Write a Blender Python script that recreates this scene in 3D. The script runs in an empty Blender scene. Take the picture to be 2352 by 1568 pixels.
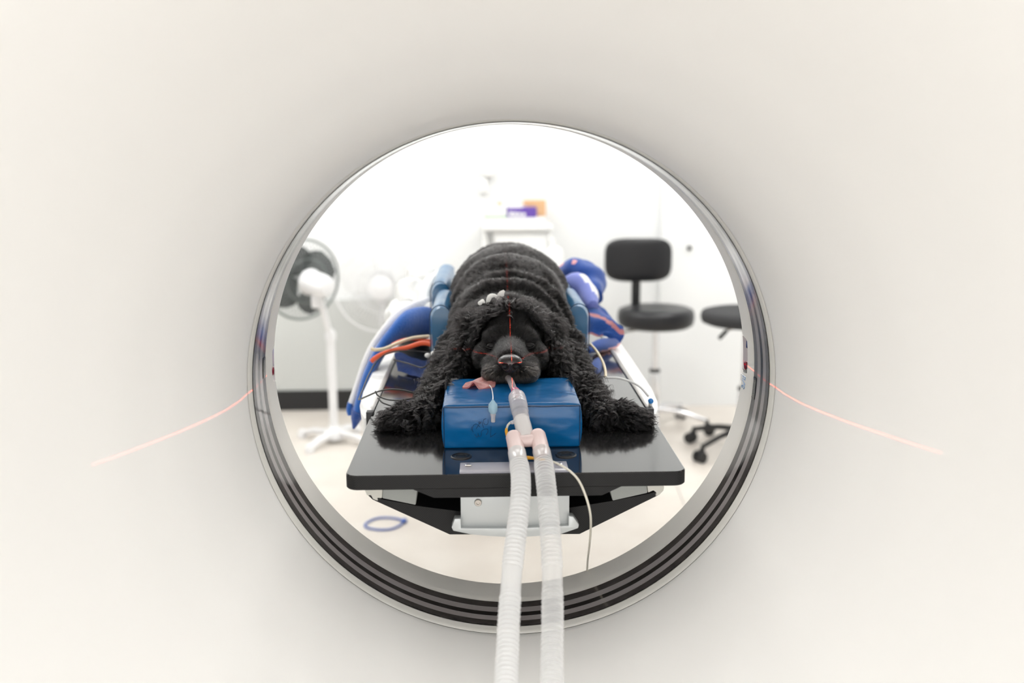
import bpy, bmesh, math, random
import numpy as np
from mathutils import Vector, Matrix, noise
random.seed(7); rng = np.random.default_rng(11)
PI = math.pi
SC = bpy.context.scene
COL = SC.collection

# ------------------------------------------------------------------ camera geometry (metres, scanner axis = +Y, floor z = 0)
FPX = 2287.0
CAM = Vector((-0.037, 0.0, 1.32))
_p, _y, _r = math.radians(10.8221), math.radians(1.4667), math.radians(-0.3568)
FW = Vector((math.sin(_y)*math.cos(_p), math.cos(_y)*math.cos(_p), -math.sin(_p)))
_ri = Vector((math.cos(_y), -math.sin(_y), 0)); _up = _ri.cross(FW)
RT = math.cos(_r)*_ri + math.sin(_r)*_up
UP = -math.sin(_r)*_ri + math.cos(_r)*_up
def at(px, py, Y):                       # point of the room at distance Y seen at photo pixel (px, py)
    d = FW + (px-1176)/FPX*RT - (py-784)/FPX*UP
    return CAM + d*(Y/d.y)
def atz(px, py, z):
    d = FW + (px-1176)/FPX*RT - (py-784)/FPX*UP
    return CAM + d*((z-CAM.z)/d.z)
ISO = 0.983                              # height of the bore axis
TT = 0.87                                # top of the black board

# ------------------------------------------------------------------ materials
MATS = {}
def mat(name, col=(.8,.8,.8), rough=.5, metal=0., coat=0., trans=0., spec=.5, alpha=1., sss=0., ior=1.5, emit=0., sheen=0.):
    if name in MATS: return MATS[name]
    m = bpy.data.materials.new(name); m.use_nodes = True
    b = m.node_tree.nodes['Principled BSDF']
    b.inputs['Base Color'].default_value = (*col, 1)
    b.inputs['Roughness'].default_value = rough
    b.inputs['Metallic'].default_value = metal
    b.inputs['Coat Weight'].default_value = coat
    b.inputs['Coat Roughness'].default_value = .06
    b.inputs['Transmission Weight'].default_value = trans
    b.inputs['Specular IOR Level'].default_value = spec
    b.inputs['Alpha'].default_value = alpha
    b.inputs['IOR'].default_value = ior
    if sss:
        b.inputs['Subsurface Weight'].default_value = sss
        b.inputs['Subsurface Scale'].default_value = .01
    if sheen: b.inputs['Sheen Weight'].default_value = sheen
    if emit:
        b.inputs['Emission Color'].default_value = (*col, 1)
        b.inputs['Emission Strength'].default_value = emit
    MATS[name] = m
    return m
def nodes(m): return m.node_tree.nodes, m.node_tree.links, m.node_tree.nodes['Principled BSDF']
def add_bump(m, tex='noise', scale=200., strength=.2, dist=.001, vec=(1,1,1)):
    N, L, b = nodes(m)
    tc = N.new('ShaderNodeTexCoord'); mp = N.new('ShaderNodeMapping'); mp.inputs['Scale'].default_value = vec
    L.new(tc.outputs['Object'], mp.inputs['Vector'])
    if tex == 'noise':
        t = N.new('ShaderNodeTexNoise'); t.inputs['Scale'].default_value = scale; out = t.outputs['Fac']
    elif tex == 'wave':
        t = N.new('ShaderNodeTexWave'); t.inputs['Scale'].default_value = scale; t.bands_direction = 'Z'; out = t.outputs['Fac']
    else:
        t = N.new('ShaderNodeTexVoronoi'); t.inputs['Scale'].default_value = scale; out = t.outputs['Distance']
    L.new(mp.outputs['Vector'], t.inputs['Vector'])
    bp = N.new('ShaderNodeBump'); bp.inputs['Strength'].default_value = strength; bp.inputs['Distance'].default_value = dist
    L.new(out, bp.inputs['Height']); 
    old = b.inputs['Normal'].links
    if old: L.new(old[0].from_socket, bp.inputs['Normal'])
    L.new(bp.outputs['Normal'], b.inputs['Normal'])
def add_colnoise(m, c1, c2, scale=5., vec=(1,1,1), detail=2., lo=.35, hi=.65):
    N, L, b = nodes(m)
    tc = N.new('ShaderNodeTexCoord'); mp = N.new('ShaderNodeMapping'); mp.inputs['Scale'].default_value = vec
    t = N.new('ShaderNodeTexNoise'); t.inputs['Scale'].default_value = scale; t.inputs['Detail'].default_value = detail
    r = N.new('ShaderNodeValToRGB'); r.color_ramp.elements[0].color = (*c1,1); r.color_ramp.elements[1].color = (*c2,1)
    r.color_ramp.elements[0].position = lo; r.color_ramp.elements[1].position = hi
    L.new(tc.outputs['Object'], mp.inputs['Vector']); L.new(mp.outputs['Vector'], t.inputs['Vector'])
    L.new(t.outputs['Fac'], r.inputs['Fac']); L.new(r.outputs['Color'], b.inputs['Base Color'])

WALL = mat('wall_paint', (.86,.87,.87), .7); add_bump(WALL, scale=300, strength=.05)
WAINS = mat('wainscot_grey', (.60,.615,.60), .5); add_bump(WAINS, scale=120, strength=.04)
CEIL = mat('ceiling_tile', (.85,.85,.84), .9); add_bump(CEIL, scale=400, strength=.2)
FLOOR = mat('floor_vinyl', (.68,.63,.57), .32, spec=.4); add_colnoise(FLOOR, (.66,.605,.545), (.705,.655,.595), 6., detail=5)
BLACKB = mat('black_base', (.012,.012,.013), .5); add_bump(BLACKB, scale=80, strength=.05)
COVER = mat('gantry_cover', (.88,.867,.845), .42, spec=.4); add_bump(COVER, scale=60, strength=.02)
TRIM = mat('bore_trim', (.77,.755,.71), .4); add_bump(TRIM, scale=80, strength=.02)
LIP = mat('bore_lip', (.83,.805,.76), .38); add_bump(LIP, scale=80, strength=.02)
BAND_D = mat('film_dark', (.035,.03,.03), .20, coat=.35); add_colnoise(BAND_D, (.02,.017,.017), (.06,.05,.048), 60., vec=(1,6,1))
BAND_B = mat('film_black', (.006,.004,.004), .10, coat=.5)
BAND_L = mat('film_grey', (.32,.29,.29), .13, coat=.6)
for _m in (BAND_B, BAND_L): add_bump(_m, scale=25, strength=.012)
CARB = mat('carbon_board', (.010,.010,.011), .11, coat=.22, spec=.48)
def carbon_nodes(m, sc, lo, hi):
    N, L, b = nodes(m)
    tc = N.new('ShaderNodeTexCoord'); ck = N.new('ShaderNodeTexChecker'); ck.inputs['Scale'].default_value = sc
    ck.inputs['Color1'].default_value = (*lo,1); ck.inputs['Color2'].default_value = (*hi,1)
    L.new(tc.outputs['Object'], ck.inputs['Vector']); L.new(ck.outputs['Color'], b.inputs['Base Color'])
carbon_nodes(CARB, 620, (.006,.006,.007), (.022,.021,.020))
CARBM = mat('carbon_matt', (.012,.012,.013), .45, spec=.25); carbon_nodes(CARBM, 560, (.007,.007,.008), (.014,.0135,.013))
add_bump(CARB, scale=30, strength=.012)
ALU = mat('aluminium', (.56,.58,.58), .42, metal=.35); add_bump(ALU, scale=250, strength=.05, vec=(.1,1,1))
STEEL = mat('steel', (.5,.47,.44), .25, metal=1.); add_bump(STEEL, scale=400, strength=.05)
CHROME = mat('chrome', (.8,.8,.82), .12, metal=1.); add_bump(CHROME, scale=30, strength=.02)
RAILM = mat('rail_metal', (.30,.29,.28), .35, metal=.8); add_bump(RAILM, scale=200, strength=.05)
PAD = mat('foam_pad', (.36,.37,.35), .8); add_bump(PAD, scale=900, strength=.4)
PLASW = mat('white_plastic', (.84,.84,.83), .35, spec=.4); add_bump(PLASW, scale=50, strength=.02)
ENDC = mat('end_profile', (.66,.64,.58), .5); add_bump(ENDC, scale=300, strength=.08)
VINYL = mat('blue_vinyl', (.0005,.105,.30), .24, coat=.0, spec=.32)
add_bump(VINYL, scale=16, strength=.9, dist=.006, vec=(1,1,1.5)); add_bump(VINYL, 'wave', 190, .05, .0006)
VINYL2 = mat('blue_vinyl_trough', (.016,.125,.27), .30, coat=.15); add_bump(VINYL2, scale=12, strength=.5, dist=.004)
SEAM = mat('vinyl_seam', (.002,.03,.09), .4); add_bump(SEAM, scale=500, strength=.2)
SKIN = mat('dog_skin', (.006,.0055,.0055), .7, spec=.2); add_bump(SKIN, scale=250, strength=.5)
NOSE = mat('nose_leather', (.022,.017,.017), .33, coat=.25); add_bump(NOSE, 'voronoi', 900, .35, .0006)
NOSTRIL = mat('nostril', (.003,.002,.002), .7); add_bump(NOSTRIL, scale=100, strength=.05)
LID = mat('eyelid', (.007,.006,.006), .5, spec=.3); add_bump(LID, scale=300, strength=.3)
TONG = mat('tongue_flesh', (.50,.20,.19), .38, sss=.25); add_colnoise(TONG, (.44,.16,.155), (.60,.29,.27), 110., detail=6); add_bump(TONG, scale=700, strength=.5, dist=.0008)
GAUZE = mat('gauze', (.86,.85,.82), .9); add_bump(GAUZE, 'voronoi', 900, .6)
def plastic_clear(name, col, rough, a, tint=None):
    # thin-walled translucent plastic: mix of transparent and a glossy translucent body
    m = bpy.data.materials.new(name); m.use_nodes = True; MATS[name] = m
    N, L, b = nodes(m); out = N['Material Output']
    b.inputs['Base Color'].default_value = (*col,1); b.inputs['Roughness'].default_value = rough
    b.inputs['Specular IOR Level'].default_value = .6
    tr = N.new('ShaderNodeBsdfTransparent'); tr.inputs['Color'].default_value = (*(tint or (.97,.97,.97)),1)
    tl = N.new('ShaderNodeBsdfTranslucent'); tl.inputs['Color'].default_value = (*col,1)
    m1 = N.new('ShaderNodeMixShader'); m1.inputs['Fac'].default_value = .22
    m2 = N.new('ShaderNodeMixShader')
    lw = N.new('ShaderNodeLayerWeight'); lw.inputs['Blend'].default_value = .35
    mr = N.new('ShaderNodeMapRange'); mr.inputs['To Min'].default_value = a; mr.inputs['To Max'].default_value = min(1., a+.5)
    L.new(lw.outputs['Facing'], mr.inputs['Value']); L.new(mr.outputs['Result'], m2.inputs['Fac'])
    L.new(b.outputs['BSDF'], m1.inputs[1]); L.new(tl.outputs['BSDF'], m1.inputs[2])
    L.new(tr.outputs['BSDF'], m2.inputs[1]); L.new(m1.outputs['Shader'], m2.inputs[2])
    L.new(m2.outputs['Shader'], out.inputs['Surface'])
    return m
HOSE = plastic_clear('hose_plastic', (.95,.95,.95), .15, .62)
HOSEC = plastic_clear('hose_plastic_clear', (.95,.95,.95), .12, .34)
CLEAR = plastic_clear('clear_pvc', (.80,.72,.72), .1, .16, (.93,.88,.88))
CONN = plastic_clear('clear_connector', (.84,.80,.81), .15, .45)
YPL = plastic_clear('laser_tint_plastic', (.98,.80,.77), .35, .93)  # pink is the red laser glow put into the junction's colour
CUFFP = plastic_clear('milky_plastic', (.92,.89,.88), .3, .92)
BALB = plastic_clear('pilot_blue', (.50,.72,.84), .2, .60)
ACRY = plastic_clear('acrylic', (.80,.78,.84), .1, .30)
BLOODY = mat('magenta_ring', (.45,.03,.12), .3); add_bump(BLOODY, scale=100, strength=.05)
GLASSD = mat('window_dark', (.01,.008,.010), .08, coat=.8); add_bump(GLASSD, scale=20, strength=.02)
WINW = mat('window_plastic', (.62,.54,.54), .15, coat=.5); add_bump(WINW, scale=20, strength=.02)
REDLENS = mat('red_lens', (.20,.01,.03), .1, coat=.8); add_bump(REDLENS, scale=20, strength=.02)
FLBLUE = mat('fleece_blue', (.020,.130,.50), .9, sheen=.5); add_bump(FLBLUE, scale=350, strength=.7, dist=.003)
FLNAVY = mat('fleece_navy', (.008,.060,.30), .9, sheen=.3); add_bump(FLNAVY, scale=350, strength=.7, dist=.003)
FLPINK = mat('fleece_pink', (.80,.36,.36), .9, sheen=.5); add_bump(FLPINK, scale=350, strength=.7, dist=.003)
FLWHITE = mat('fleece_white', (.83,.82,.84), .9, sheen=.3); add_bump(FLWHITE, scale=250, strength=.6, dist=.003)
FLLIL = mat('fleece_lilac', (.20,.24,.62), .9, sheen=.4); add_bump(FLLIL, scale=350, strength=.7, dist=.003)
TOWEL = mat('white_towel', (.80,.80,.79), .95); add_bump(TOWEL, scale=300, strength=.8, dist=.003)
ORANGE = mat('orange_rubber', (.78,.11,.035), .45); add_bump(ORANGE, scale=200, strength=.05)
CREAM = mat('cream_tube', (.78,.66,.46), .4); add_bump(CREAM, scale=200, strength=.05)
YELLO = mat('amber_plastic', (.85,.42,.03), .35); add_bump(YELLO, scale=200, strength=.05)
BWIRE = mat('black_wire', (.02,.02,.018), .45); add_bump(BWIRE, scale=200, strength=.05)
LEATH = mat('black_leather', (.012,.012,.014), .34, spec=.4); add_bump(LEATH, 'voronoi', 300, .25, .0008)
BPLAS = mat('black_plastic', (.012,.012,.013), .45); add_bump(BPLAS, scale=200, strength=.05)
FABR = mat('black_fabric', (.03,.03,.032), .85); add_bump(FABR, scale=600, strength=.4)
FANW = mat('fan_white', (.83,.83,.84), .35); add_bump(FANW, scale=40, strength=.02)
FANG = mat('fan_wire_grey', (.22,.25,.24), .4, metal=.2); add_bump(FANG, scale=40, strength=.02)
BLADE = mat('fan_blade_smoke', (.05,.055,.06), .15, coat=.3, alpha=.9); add_bump(BLADE, scale=20, strength=.02)
BLADEW = plastic_clear('fan_blade_white', (.92,.91,.90), .3, .12)
PURPLE = mat('purple_card', (.12,.06,.35), .5); add_bump(PURPLE, scale=200, strength=.05)
CARDB = mat('cardboard', (.72,.45,.24), .8); add_colnoise(CARDB, (.68,.41,.21), (.76,.49,.27), 40., vec=(1,1,8))
WCARD = mat('white_card', (.84,.84,.82), .6); add_bump(WCARD, scale=100, strength=.03)
GREENP = mat('green_print', (.18,.50,.16), .6); add_bump(GREENP, scale=100, strength=.03)
PEACH = mat('peach_label', (.80,.52,.38), .6); add_bump(PEACH, scale=100, strength=.03)
INK = mat('pen_ink', (.002,.030,.10), .5); add_bump(INK, scale=500, strength=.05)
BLUEP = mat('blue_plastic', (.02,.22,.62), .35); add_bump(BLUEP, scale=100, strength=.03)
CORD = mat('blue_cord', (.07,.14,.45), .6); add_bump(CORD, scale=400, strength=.3)
MARKB = mat('blue_mark', (.20,.33,.55), .5); add_bump(MARKB, scale=100, strength=.03)
MARKW = mat('pale_mark', (.45,.43,.40), .5); add_bump(MARKW, scale=100, strength=.03)
LIGHTM = mat('lamp_diffuser', (1.,.985,.96), .5, emit=1.)

# ------------------------------------------------------------------ object helpers
def link(o, parent=None):
    COL.objects.link(o)
    if parent is not None: o.parent = parent
    return o
def empty(name, loc=(0,0,0)):
    o = bpy.data.objects.new(name, None); o.location = loc; o.empty_display_size = .05
    return link(o)
def obj(name, bm, m, parent=None, smooth=True, angle=40):
    """links the bmesh (world coordinates) as ONE mesh object; under a parent its coordinates become local"""
    me = bpy.data.meshes.new(name)
    off = parent_world(parent) if parent is not None else Vector((0,0,0))
    if parent is not None: bmesh.ops.translate(bm, verts=bm.verts, vec=-off)
    bm.normal_update(); bm.to_mesh(me); bm.free()
    ms = m if isinstance(m, (list, tuple)) else [m]
    for x in ms: me.materials.append(x)
    if smooth:
        me.polygons.foreach_set('use_smooth', [True]*len(me.polygons))
        me.set_sharp_from_angle(angle=math.radians(angle))
    return link(bpy.data.objects.new(name, me), parent)
def parent_world(p):
    v = Vector((0,0,0))
    while p is not None: v = v + p.location; p = p.parent
    return v
def tag(o, label, cat, group=None, kind=None):
    if label: o['label'] = label
    if cat: o['category'] = cat
    if group: o['group'] = group
    if kind: o['kind'] = kind
    return o
def struct(name, bm, m, **k):
    o = obj(name, bm, m, None, smooth=False, **k); o['kind'] = 'structure'; return o
def copy_tree(o, loc, parent=None):
    c = o.copy(); link(c, parent)
    if loc is not None: c.location = loc
    for ch in list(o.children): copy_tree(ch, None, c)
    return c

def BM(): return bmesh.new()
def add_box(bm, lo, hi, bevel=0., seg=2, mi=0, M=None):
    g = bmesh.ops.create_cube(bm, size=1)
    vs = g['verts']; c = [(a+b)/2 for a, b in zip(lo, hi)]; s = [(b-a) for a, b in zip(lo, hi)]
    for v in vs: v.co = Vector((v.co.x*s[0]+c[0], v.co.y*s[1]+c[1], v.co.z*s[2]+c[2]))
    fs = set(f for v in vs for f in v.link_faces)
    if bevel > 0:
        es = list(set(e for v in vs for e in v.link_edges))
        r = bmesh.ops.bevel(bm, geom=es, offset=bevel, segments=seg, profile=.5, affect='EDGES')
        fs = set(r['faces']) | set(f for f in fs if f.is_valid)
        vs = list(set(v for f in fs for v in f.verts))
    for f in fs: f.material_index = mi
    if M is not None: bmesh.ops.transform(bm, matrix=M, verts=vs)
    return vs
def frames(path):
    pts = [Vector(p) for p in path]; n = len(pts); T = []
    for i in range(n):
        a = pts[max(0,i-1)]; b = pts[min(n-1,i+1)]
        t = (b-a); T.append(t.normalized() if t.length > 1e-9 else Vector((0,0,1)))
    u = T[0].orthogonal().normalized(); U = []
    for i in range(n):
        if i: 
            u = (u - T[i]*u.dot(T[i]))
            u = u.normalized() if u.length > 1e-6 else T[i].orthogonal().normalized()
        U.append(u.copy())
    return pts, T, U
def spline(ctrl, n):
    c = [Vector(p) for p in ctrl]; m = len(c)
    if m == 2: return [c[0].lerp(c[1], i/(n-1)) for i in range(n)]
    out = []
    for i in range(n):
        t = i/(n-1)*(m-1); k = min(int(t), m-2); f = t-k
        p0 = c[k-1] if k > 0 else c[0]*2-c[1]
        p3 = c[k+2] if k+2 < m else c[-1]*2-c[-2]
        p1, p2 = c[k], c[k+1]
        out.append(.5*((2*p1)+(-p0+p2)*f+(2*p0-5*p1+4*p2-p3)*f*f+(-p0+3*p1-3*p2+p3)*f**3))
    return out
def add_tube(bm, path, rad, seg=12, cap=True, mi=0, flat=1., upv=None):
    """rad: number, list or function of t; flat squashes one axis"""
    pts, T, U = frames(path); n = len(pts); rings = []
    for i in range(n):
        t = i/(n-1); r = rad(t) if callable(rad) else (rad[i] if isinstance(rad, (list,tuple)) else rad)
        u = U[i]
        if upv is not None:
            u = Vector(upv) - T[i]*Vector(upv).dot(T[i]); u.normalize()
        v = T[i].cross(u)
        rings.append([bm.verts.new(pts[i]+(u*math.cos(a)*flat+v*math.sin(a))*r) for a in [2*PI*k/seg for k in range(seg)]])
    for i in range(n-1):
        for k in range(seg):
            f = bm.faces.new((rings[i][k], rings[i][(k+1)%seg], rings[i+1][(k+1)%seg], rings[i+1][k])); f.material_index = mi
    if cap:
        f = bm.faces.new(list(reversed(rings[0]))); f.material_index = mi
        f = bm.faces.new(rings[-1]); f.material_index = mi
    return rings
def add_lathe(bm, prof, center, axis=(0,0,1), seg=48, mi=0, cap=True, mif=None):
    """prof = [(r, h)...] around axis through center"""
    ax = Vector(axis).normalized(); u = ax.orthogonal().normalized(); v = ax.cross(u); c = Vector(center)
    rings = []
    for r, h in prof:
        rings.append([bm.verts.new(c+ax*h+(u*math.cos(a)+v*math.sin(a))*max(r,1e-5)) for a in [2*PI*k/seg for k in range(seg)]])
    for i in range(len(prof)-1):
        for k in range(seg):
            f = bm.faces.new((rings[i][k], rings[i][(k+1)%seg], rings[i+1][(k+1)%seg], rings[i+1][k]))
            f.material_index = mif(i) if mif else mi
    if cap:
        bm.faces.new(list(reversed(rings[0]))); bm.faces.new(rings[-1])
    return rings
def add_ellipsoid(bm, c, r, M=None, sub=3, mi=0):
    g = bmesh.ops.create_icosphere(bm, subdivisions=sub, radius=1)
    X = Matrix.Translation(Vector(c)) @ (M.to_4x4() if M is not None else Matrix.Identity(4)) @ Matrix.Diagonal((*r,1))
    bmesh.ops.transform(bm, matrix=X, verts=g['verts'])
    for v in g['verts']:
        for f in v.link_faces: f.material_index = mi
    return g['verts']
def add_prism(bm, poly, y0, y1, mi=0, bevel=0.):
    """poly in (x,z) extruded along y"""
    a = [bm.verts.new((x,y0,z)) for x, z in poly]; b = [bm.verts.new((x,y1,z)) for x, z in poly]; n = len(poly)
    fs = [bm.faces.new(a), bm.faces.new(list(reversed(b)))]
    for i in range(n): fs.append(bm.faces.new((a[i], b[i], b[(i+1)%n], a[(i+1)%n])))
    bmesh.ops.recalc_face_normals(bm, faces=fs)
    if bevel:
        bmesh.ops.bevel(bm, geom=list(set(e for f in fs for e in f.edges)), offset=bevel, segments=2, profile=.5, affect='EDGES')
    for f in bm.faces:
        if mi: f.material_index = mi
def add_torus(bm, c, R, r, axis, seg=48, ms=6):
    ax = Vector(axis).normalized(); u = ax.orthogonal().normalized(); v = ax.cross(u); c = Vector(c)
    rings = []
    for k in range(seg):
        a = 2*PI*k/seg; d = u*math.cos(a)+v*math.sin(a)
        rings.append([bm.verts.new(c+d*(R+r*math.cos(b))+ax*r*math.sin(b)) for b in [2*PI*j/ms for j in range(ms)]])
    for k in range(seg):
        for j in range(ms):
            bm.faces.new((rings[k][j], rings[k][(j+1)%ms], rings[(k+1)%seg][(j+1)%ms], rings[(k+1)%seg][j]))

# ================================================================== THE ROOM
RX0, RX1, RY0, RY1, RZ = -2.7, 2.7, -2.6, 5.09, 2.75
b = BM(); add_box(b, (RX0-.1,RY0-.1,-.1), (RX1+.1,RY1+.1,0)); struct('floor', b, FLOOR)
b = BM(); add_box(b, (RX0-.1,RY0-.1,RZ), (RX1+.1,RY1+.1,RZ+.1)); struct('ceiling', b, CEIL)
b = BM(); add_box(b, (RX0-.1,RY1,0), (RX1+.1,RY1+.1,RZ)); struct('wall_back', b, WALL)
b = BM(); add_box(b, (RX0-.1,RY0-.1,0), (RX1+.1,RY0,RZ)); struct('wall_front', b, WALL)
b = BM(); add_box(b, (RX0-.1,RY0,0), (RX0,RY1,RZ)); struct('wall_left', b, WALL)
b = BM(); add_box(b, (RX1,RY0,0), (RX1+.1,RY1,RZ)); struct('wall_right', b, WALL)
# wall return on the right (corner seen beside the stool)
b = BM(); add_box(b, (.855,RY1-.035,0), (RX1,RY1,RZ)); struct('trim_1', b, WALL)
# grey lower wall lining with black base on the left
b = BM(); add_box(b, (RX0,RY1-.025,.09), (-.20,RY1,.58), .004); struct('trim_2', b, WAINS)
b = BM(); add_box(b, (RX0,RY1-.035,0), (-.20,RY1,.105), .003); struct('baseboard_back', b, BLACKB)

# ceiling lamps
EM = {}
def lamp_mat(s):
    m = bpy.data.materials.new('lamp_glow'); m.use_nodes = True
    N, L, bb = nodes(m); bb.inputs['Base Color'].default_value = (.9,.9,.9,1)
    bb.inputs['Emission Color'].default_value = (.985,.985,.97,1); bb.inputs['Emission Strength'].default_value = s
    return m
def ceiling_lamp(x, y, sx, sy, s, label):
    t = empty('ceiling_light', (x, y, RZ))
    f = BM()
    for lo, hi in (((x-sx-.03,y-sy-.03,RZ-.04),(x+sx+.03,y-sy,RZ-.001)),((x-sx-.03,y+sy,RZ-.04),(x+sx+.03,y+sy+.03,RZ-.001)),
                   ((x-sx-.03,y-sy,RZ-.04),(x-sx,y+sy,RZ-.001)),((x+sx,y-sy,RZ-.04),(x+sx+.03,y+sy,RZ-.001))): add_box(f, lo, hi)
    obj('frame', f, PLASW, t, smooth=False)
    d = BM(); add_box(d, (x-sx,y-sy,RZ-.03), (x+sx,y+sy,RZ-.002)); obj('diffuser', d, lamp_mat(s), t, smooth=False)
    tag(t, label, 'ceiling light', 'ceiling light panels')
LB, LF = 9.2, 2.2
ceiling_lamp(-1.3, 3.9, .6, .6, LB, 'square white ceiling light panel over the fans')
ceiling_lamp(1.3, 3.9, .6, .6, LB, 'square white ceiling light panel over the stools')
ceiling_lamp(0, 2.75, .6, .3, LB, 'white ceiling light panel over the patient table')
ceiling_lamp(-1.5, -.5, .6, .6, LF, 'square white ceiling light panel before the scanner, left side')
ceiling_lamp(1.5, -.5, .6, .6, LF*1.25, 'square white ceiling light panel before the scanner, right side')
ceiling_lamp(0, -1.9, .6, .3, LF, 'white ceiling light panel by the wall behind the viewer')

# added glowing panel behind the viewer, unseen, to even the light on the cover
fill_root = empty('fill_panel', (0, RY0, 1.2)); fill_root['kind'] = 'structure'
b = BM()
for lo, hi in (((-1.65,RY0+.001,.45),(1.65,RY0+.05,.50)),((-1.65,RY0+.001,1.95),(1.65,RY0+.05,2.0)),((-1.65,RY0+.001,.50),(-1.6,RY0+.05,1.95)),((1.6,RY0+.001,.50),(1.65,RY0+.05,1.95)),((-.02,RY0+.001,.50),(.02,RY0+.05,1.95))): add_box(b, lo, hi)
obj('fill_panel_frame', b, PLASW, fill_root, smooth=False)
b = BM(); add_box(b, (-1.6,RY0+.004,.5), (1.6,RY0+.02,1.95))
_pm = lamp_mat(4.05); _pm.name = 'fill_glow'; _pm.node_tree.nodes['Principled BSDF'].inputs['Emission Color'].default_value = (1.,.995,.985,1)
obj('fill_panel_glow', b, _pm, fill_root, smooth=False)

# ================================================================== THE SCANNER
gan = empty('ct_scanner', (0, 1.45, 0))
tag(gan, 'large off-white ring scanner whose round bore frames the dog on its table', 'scanner')
NS = 320
def ring_loop(bm, r, Y, blend=0.):
    vs = []
    for k in range(NS):
        a = 2*PI*k/NS; ca, sa = math.cos(a), math.sin(a)
        cx, cz = r*ca, r*sa
        if blend > 0:   # rounded rectangle outline of the housing
            n = 5.; q = (abs(ca)**n+abs(sa)**n)**(-1/n)
            ox, oz = 1.08*q*ca, .95*q*sa
            cx, cz = cx*(1-blend)+ox*blend, cz*(1-blend)+oz*blend
        vs.append(bm.verts.new((cx, Y, ISO+cz)))
    return vs
def skin_loops(bm, loops, mi=0):
    for i in range(len(loops)-1):
        A, B = loops[i], loops[i+1]
        for k in range(NS):
            f = bm.faces.new((A[k], A[(k+1)%NS], B[(k+1)%NS], B[k])); f.material_index = mi
prof = [(.3800,1.3945),(.3806,1.36),(.3836,1.33),(.388,1.30),(.395,1.27),(.404,1.24),(.414,1.21),(.4245,1.182),(.436,1.155),(.453,1.115),(.471,1.077),(.492,1.035),(.517,.985),(.546,.93),(.58,.87),(.62,.81),(.67,.76),(.74,.725),(.82,.71)]
sp = spline([(r,y,0) for r, y in prof], 60)
b = BM(); loops = [ring_loop(b, .3830, 1.400), ring_loop(b, .3806, 1.3952)] + [ring_loop(b, p.x, p.y) for p in sp]
for bl, Y in ((.3,.706),(.6,.706),(.9,.71),(.97,.72),(1.,.76),(1.,1.2),(1.,1.45)): loops.append(ring_loop(b, .82, Y, bl))
skin_loops(b, loops); bmesh.ops.recalc_face_normals(b, faces=b.faces)
obj('front_cover', b, COVER, gan, angle=60)
prof2 = [(.3815,1.5730),(.386,1.585),(.40,1.605),(.425,1.64),(.46,1.70),(.51,1.77),(.58,1.83),(.66,1.86),(.70,1.865)]
b = BM(); loops = [ring_loop(b, p.x, p.y) for p in spline([(r,y,0) for r,y in prof2], 30)]
for bl, Y in ((.35,1.868),(.7,1.868),(.93,1.865),(.98,1.85),(1.,1.80),(1.,1.6),(1.,1.45)): loops.append(ring_loop(b, .70, Y, bl))
skin_loops(b, loops); bmesh.ops.recalc_face_normals(b, faces=b.faces)
obj('rear_cover', b, COVER, gan, angle=60)
b = BM(); skin_loops(b, [ring_loop(b, .3835,1.401), ring_loop(b, .3798,1.3960), ring_loop(b,.3794,1.3964), ring_loop(b,.3785,1.405), ring_loop(b,.3776,1.4155), ring_loop(b,.3800,1.4165)])
bmesh.ops.recalc_face_normals(b, faces=b.faces); obj('bore_trim', b, TRIM, gan, angle=60)
# transparent film window with its dark bands (one ring, pattern inside the mesh)
edges = [1.4158,1.4325,1.4480,1.4610,1.4780,1.4975]
bm_ = BM(); ms = [0,1,2,1,0]
for i in range(5):
    A = ring_loop(bm_, .3766, edges[i]); B = ring_loop(bm_, .3766, edges[i+1]); skin_loops(bm_, [A,B], ms[i])
bmesh.ops.remove_doubles(bm_, verts=bm_.verts, dist=1e-6)
bmesh.ops.recalc_face_normals(bm_, faces=bm_.faces)
fr = obj('film_window', bm_, [BAND_D, BAND_L, BAND_B], gan, angle=60)
# rear lip with the two laser apertures cut into it
def notch(a):
    for cc, w in ((PI, .075), (0., .082)):
        d = (a-cc+PI) % (2*PI)-PI
        d -= (.034 if cc == 0. else -.012)
        if abs(d) < w: return min(1., (w-abs(d))/.010)
    return 0.
b = BM(); loops = []
for f in (0,.04,.3,.6,.9,1.):
    vs = []
    for k in range(NS*4):
        a = 2*PI*k/(NS*4); nz = notch(a)
        y0 = 1.4975; y1 = 1.5690-(.0275 if math.cos(a) > 0 else .014)*nz
        r = .3774 if f > 0 else .3790
        if f > .95: r = .3777
        vs.append(b.verts.new((r*math.cos(a), y0+(y1-y0)*f, ISO+r*math.sin(a))))
    loops.append(vs)
vs = []
for k in range(NS*4):
    a = 2*PI*k/(NS*4); y1 = 1.5690-(.0275 if math.cos(a) > 0 else .014)*notch(a); vs.append(b.verts.new((.3830*math.cos(a), y1+.0005, ISO+.3830*math.sin(a))))
loops.append(vs)
n4 = NS*4
for i in range(len(loops)-1):
    for k in range(n4): b.faces.new((loops[i][k], loops[i][(k+1)%n4], loops[i+1][(k+1)%n4], loops[i+1][k]))
bmesh.ops.recalc_face_normals(b, faces=b.faces); obj('rear_lip', b, LIP, gan, angle=50)
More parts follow.
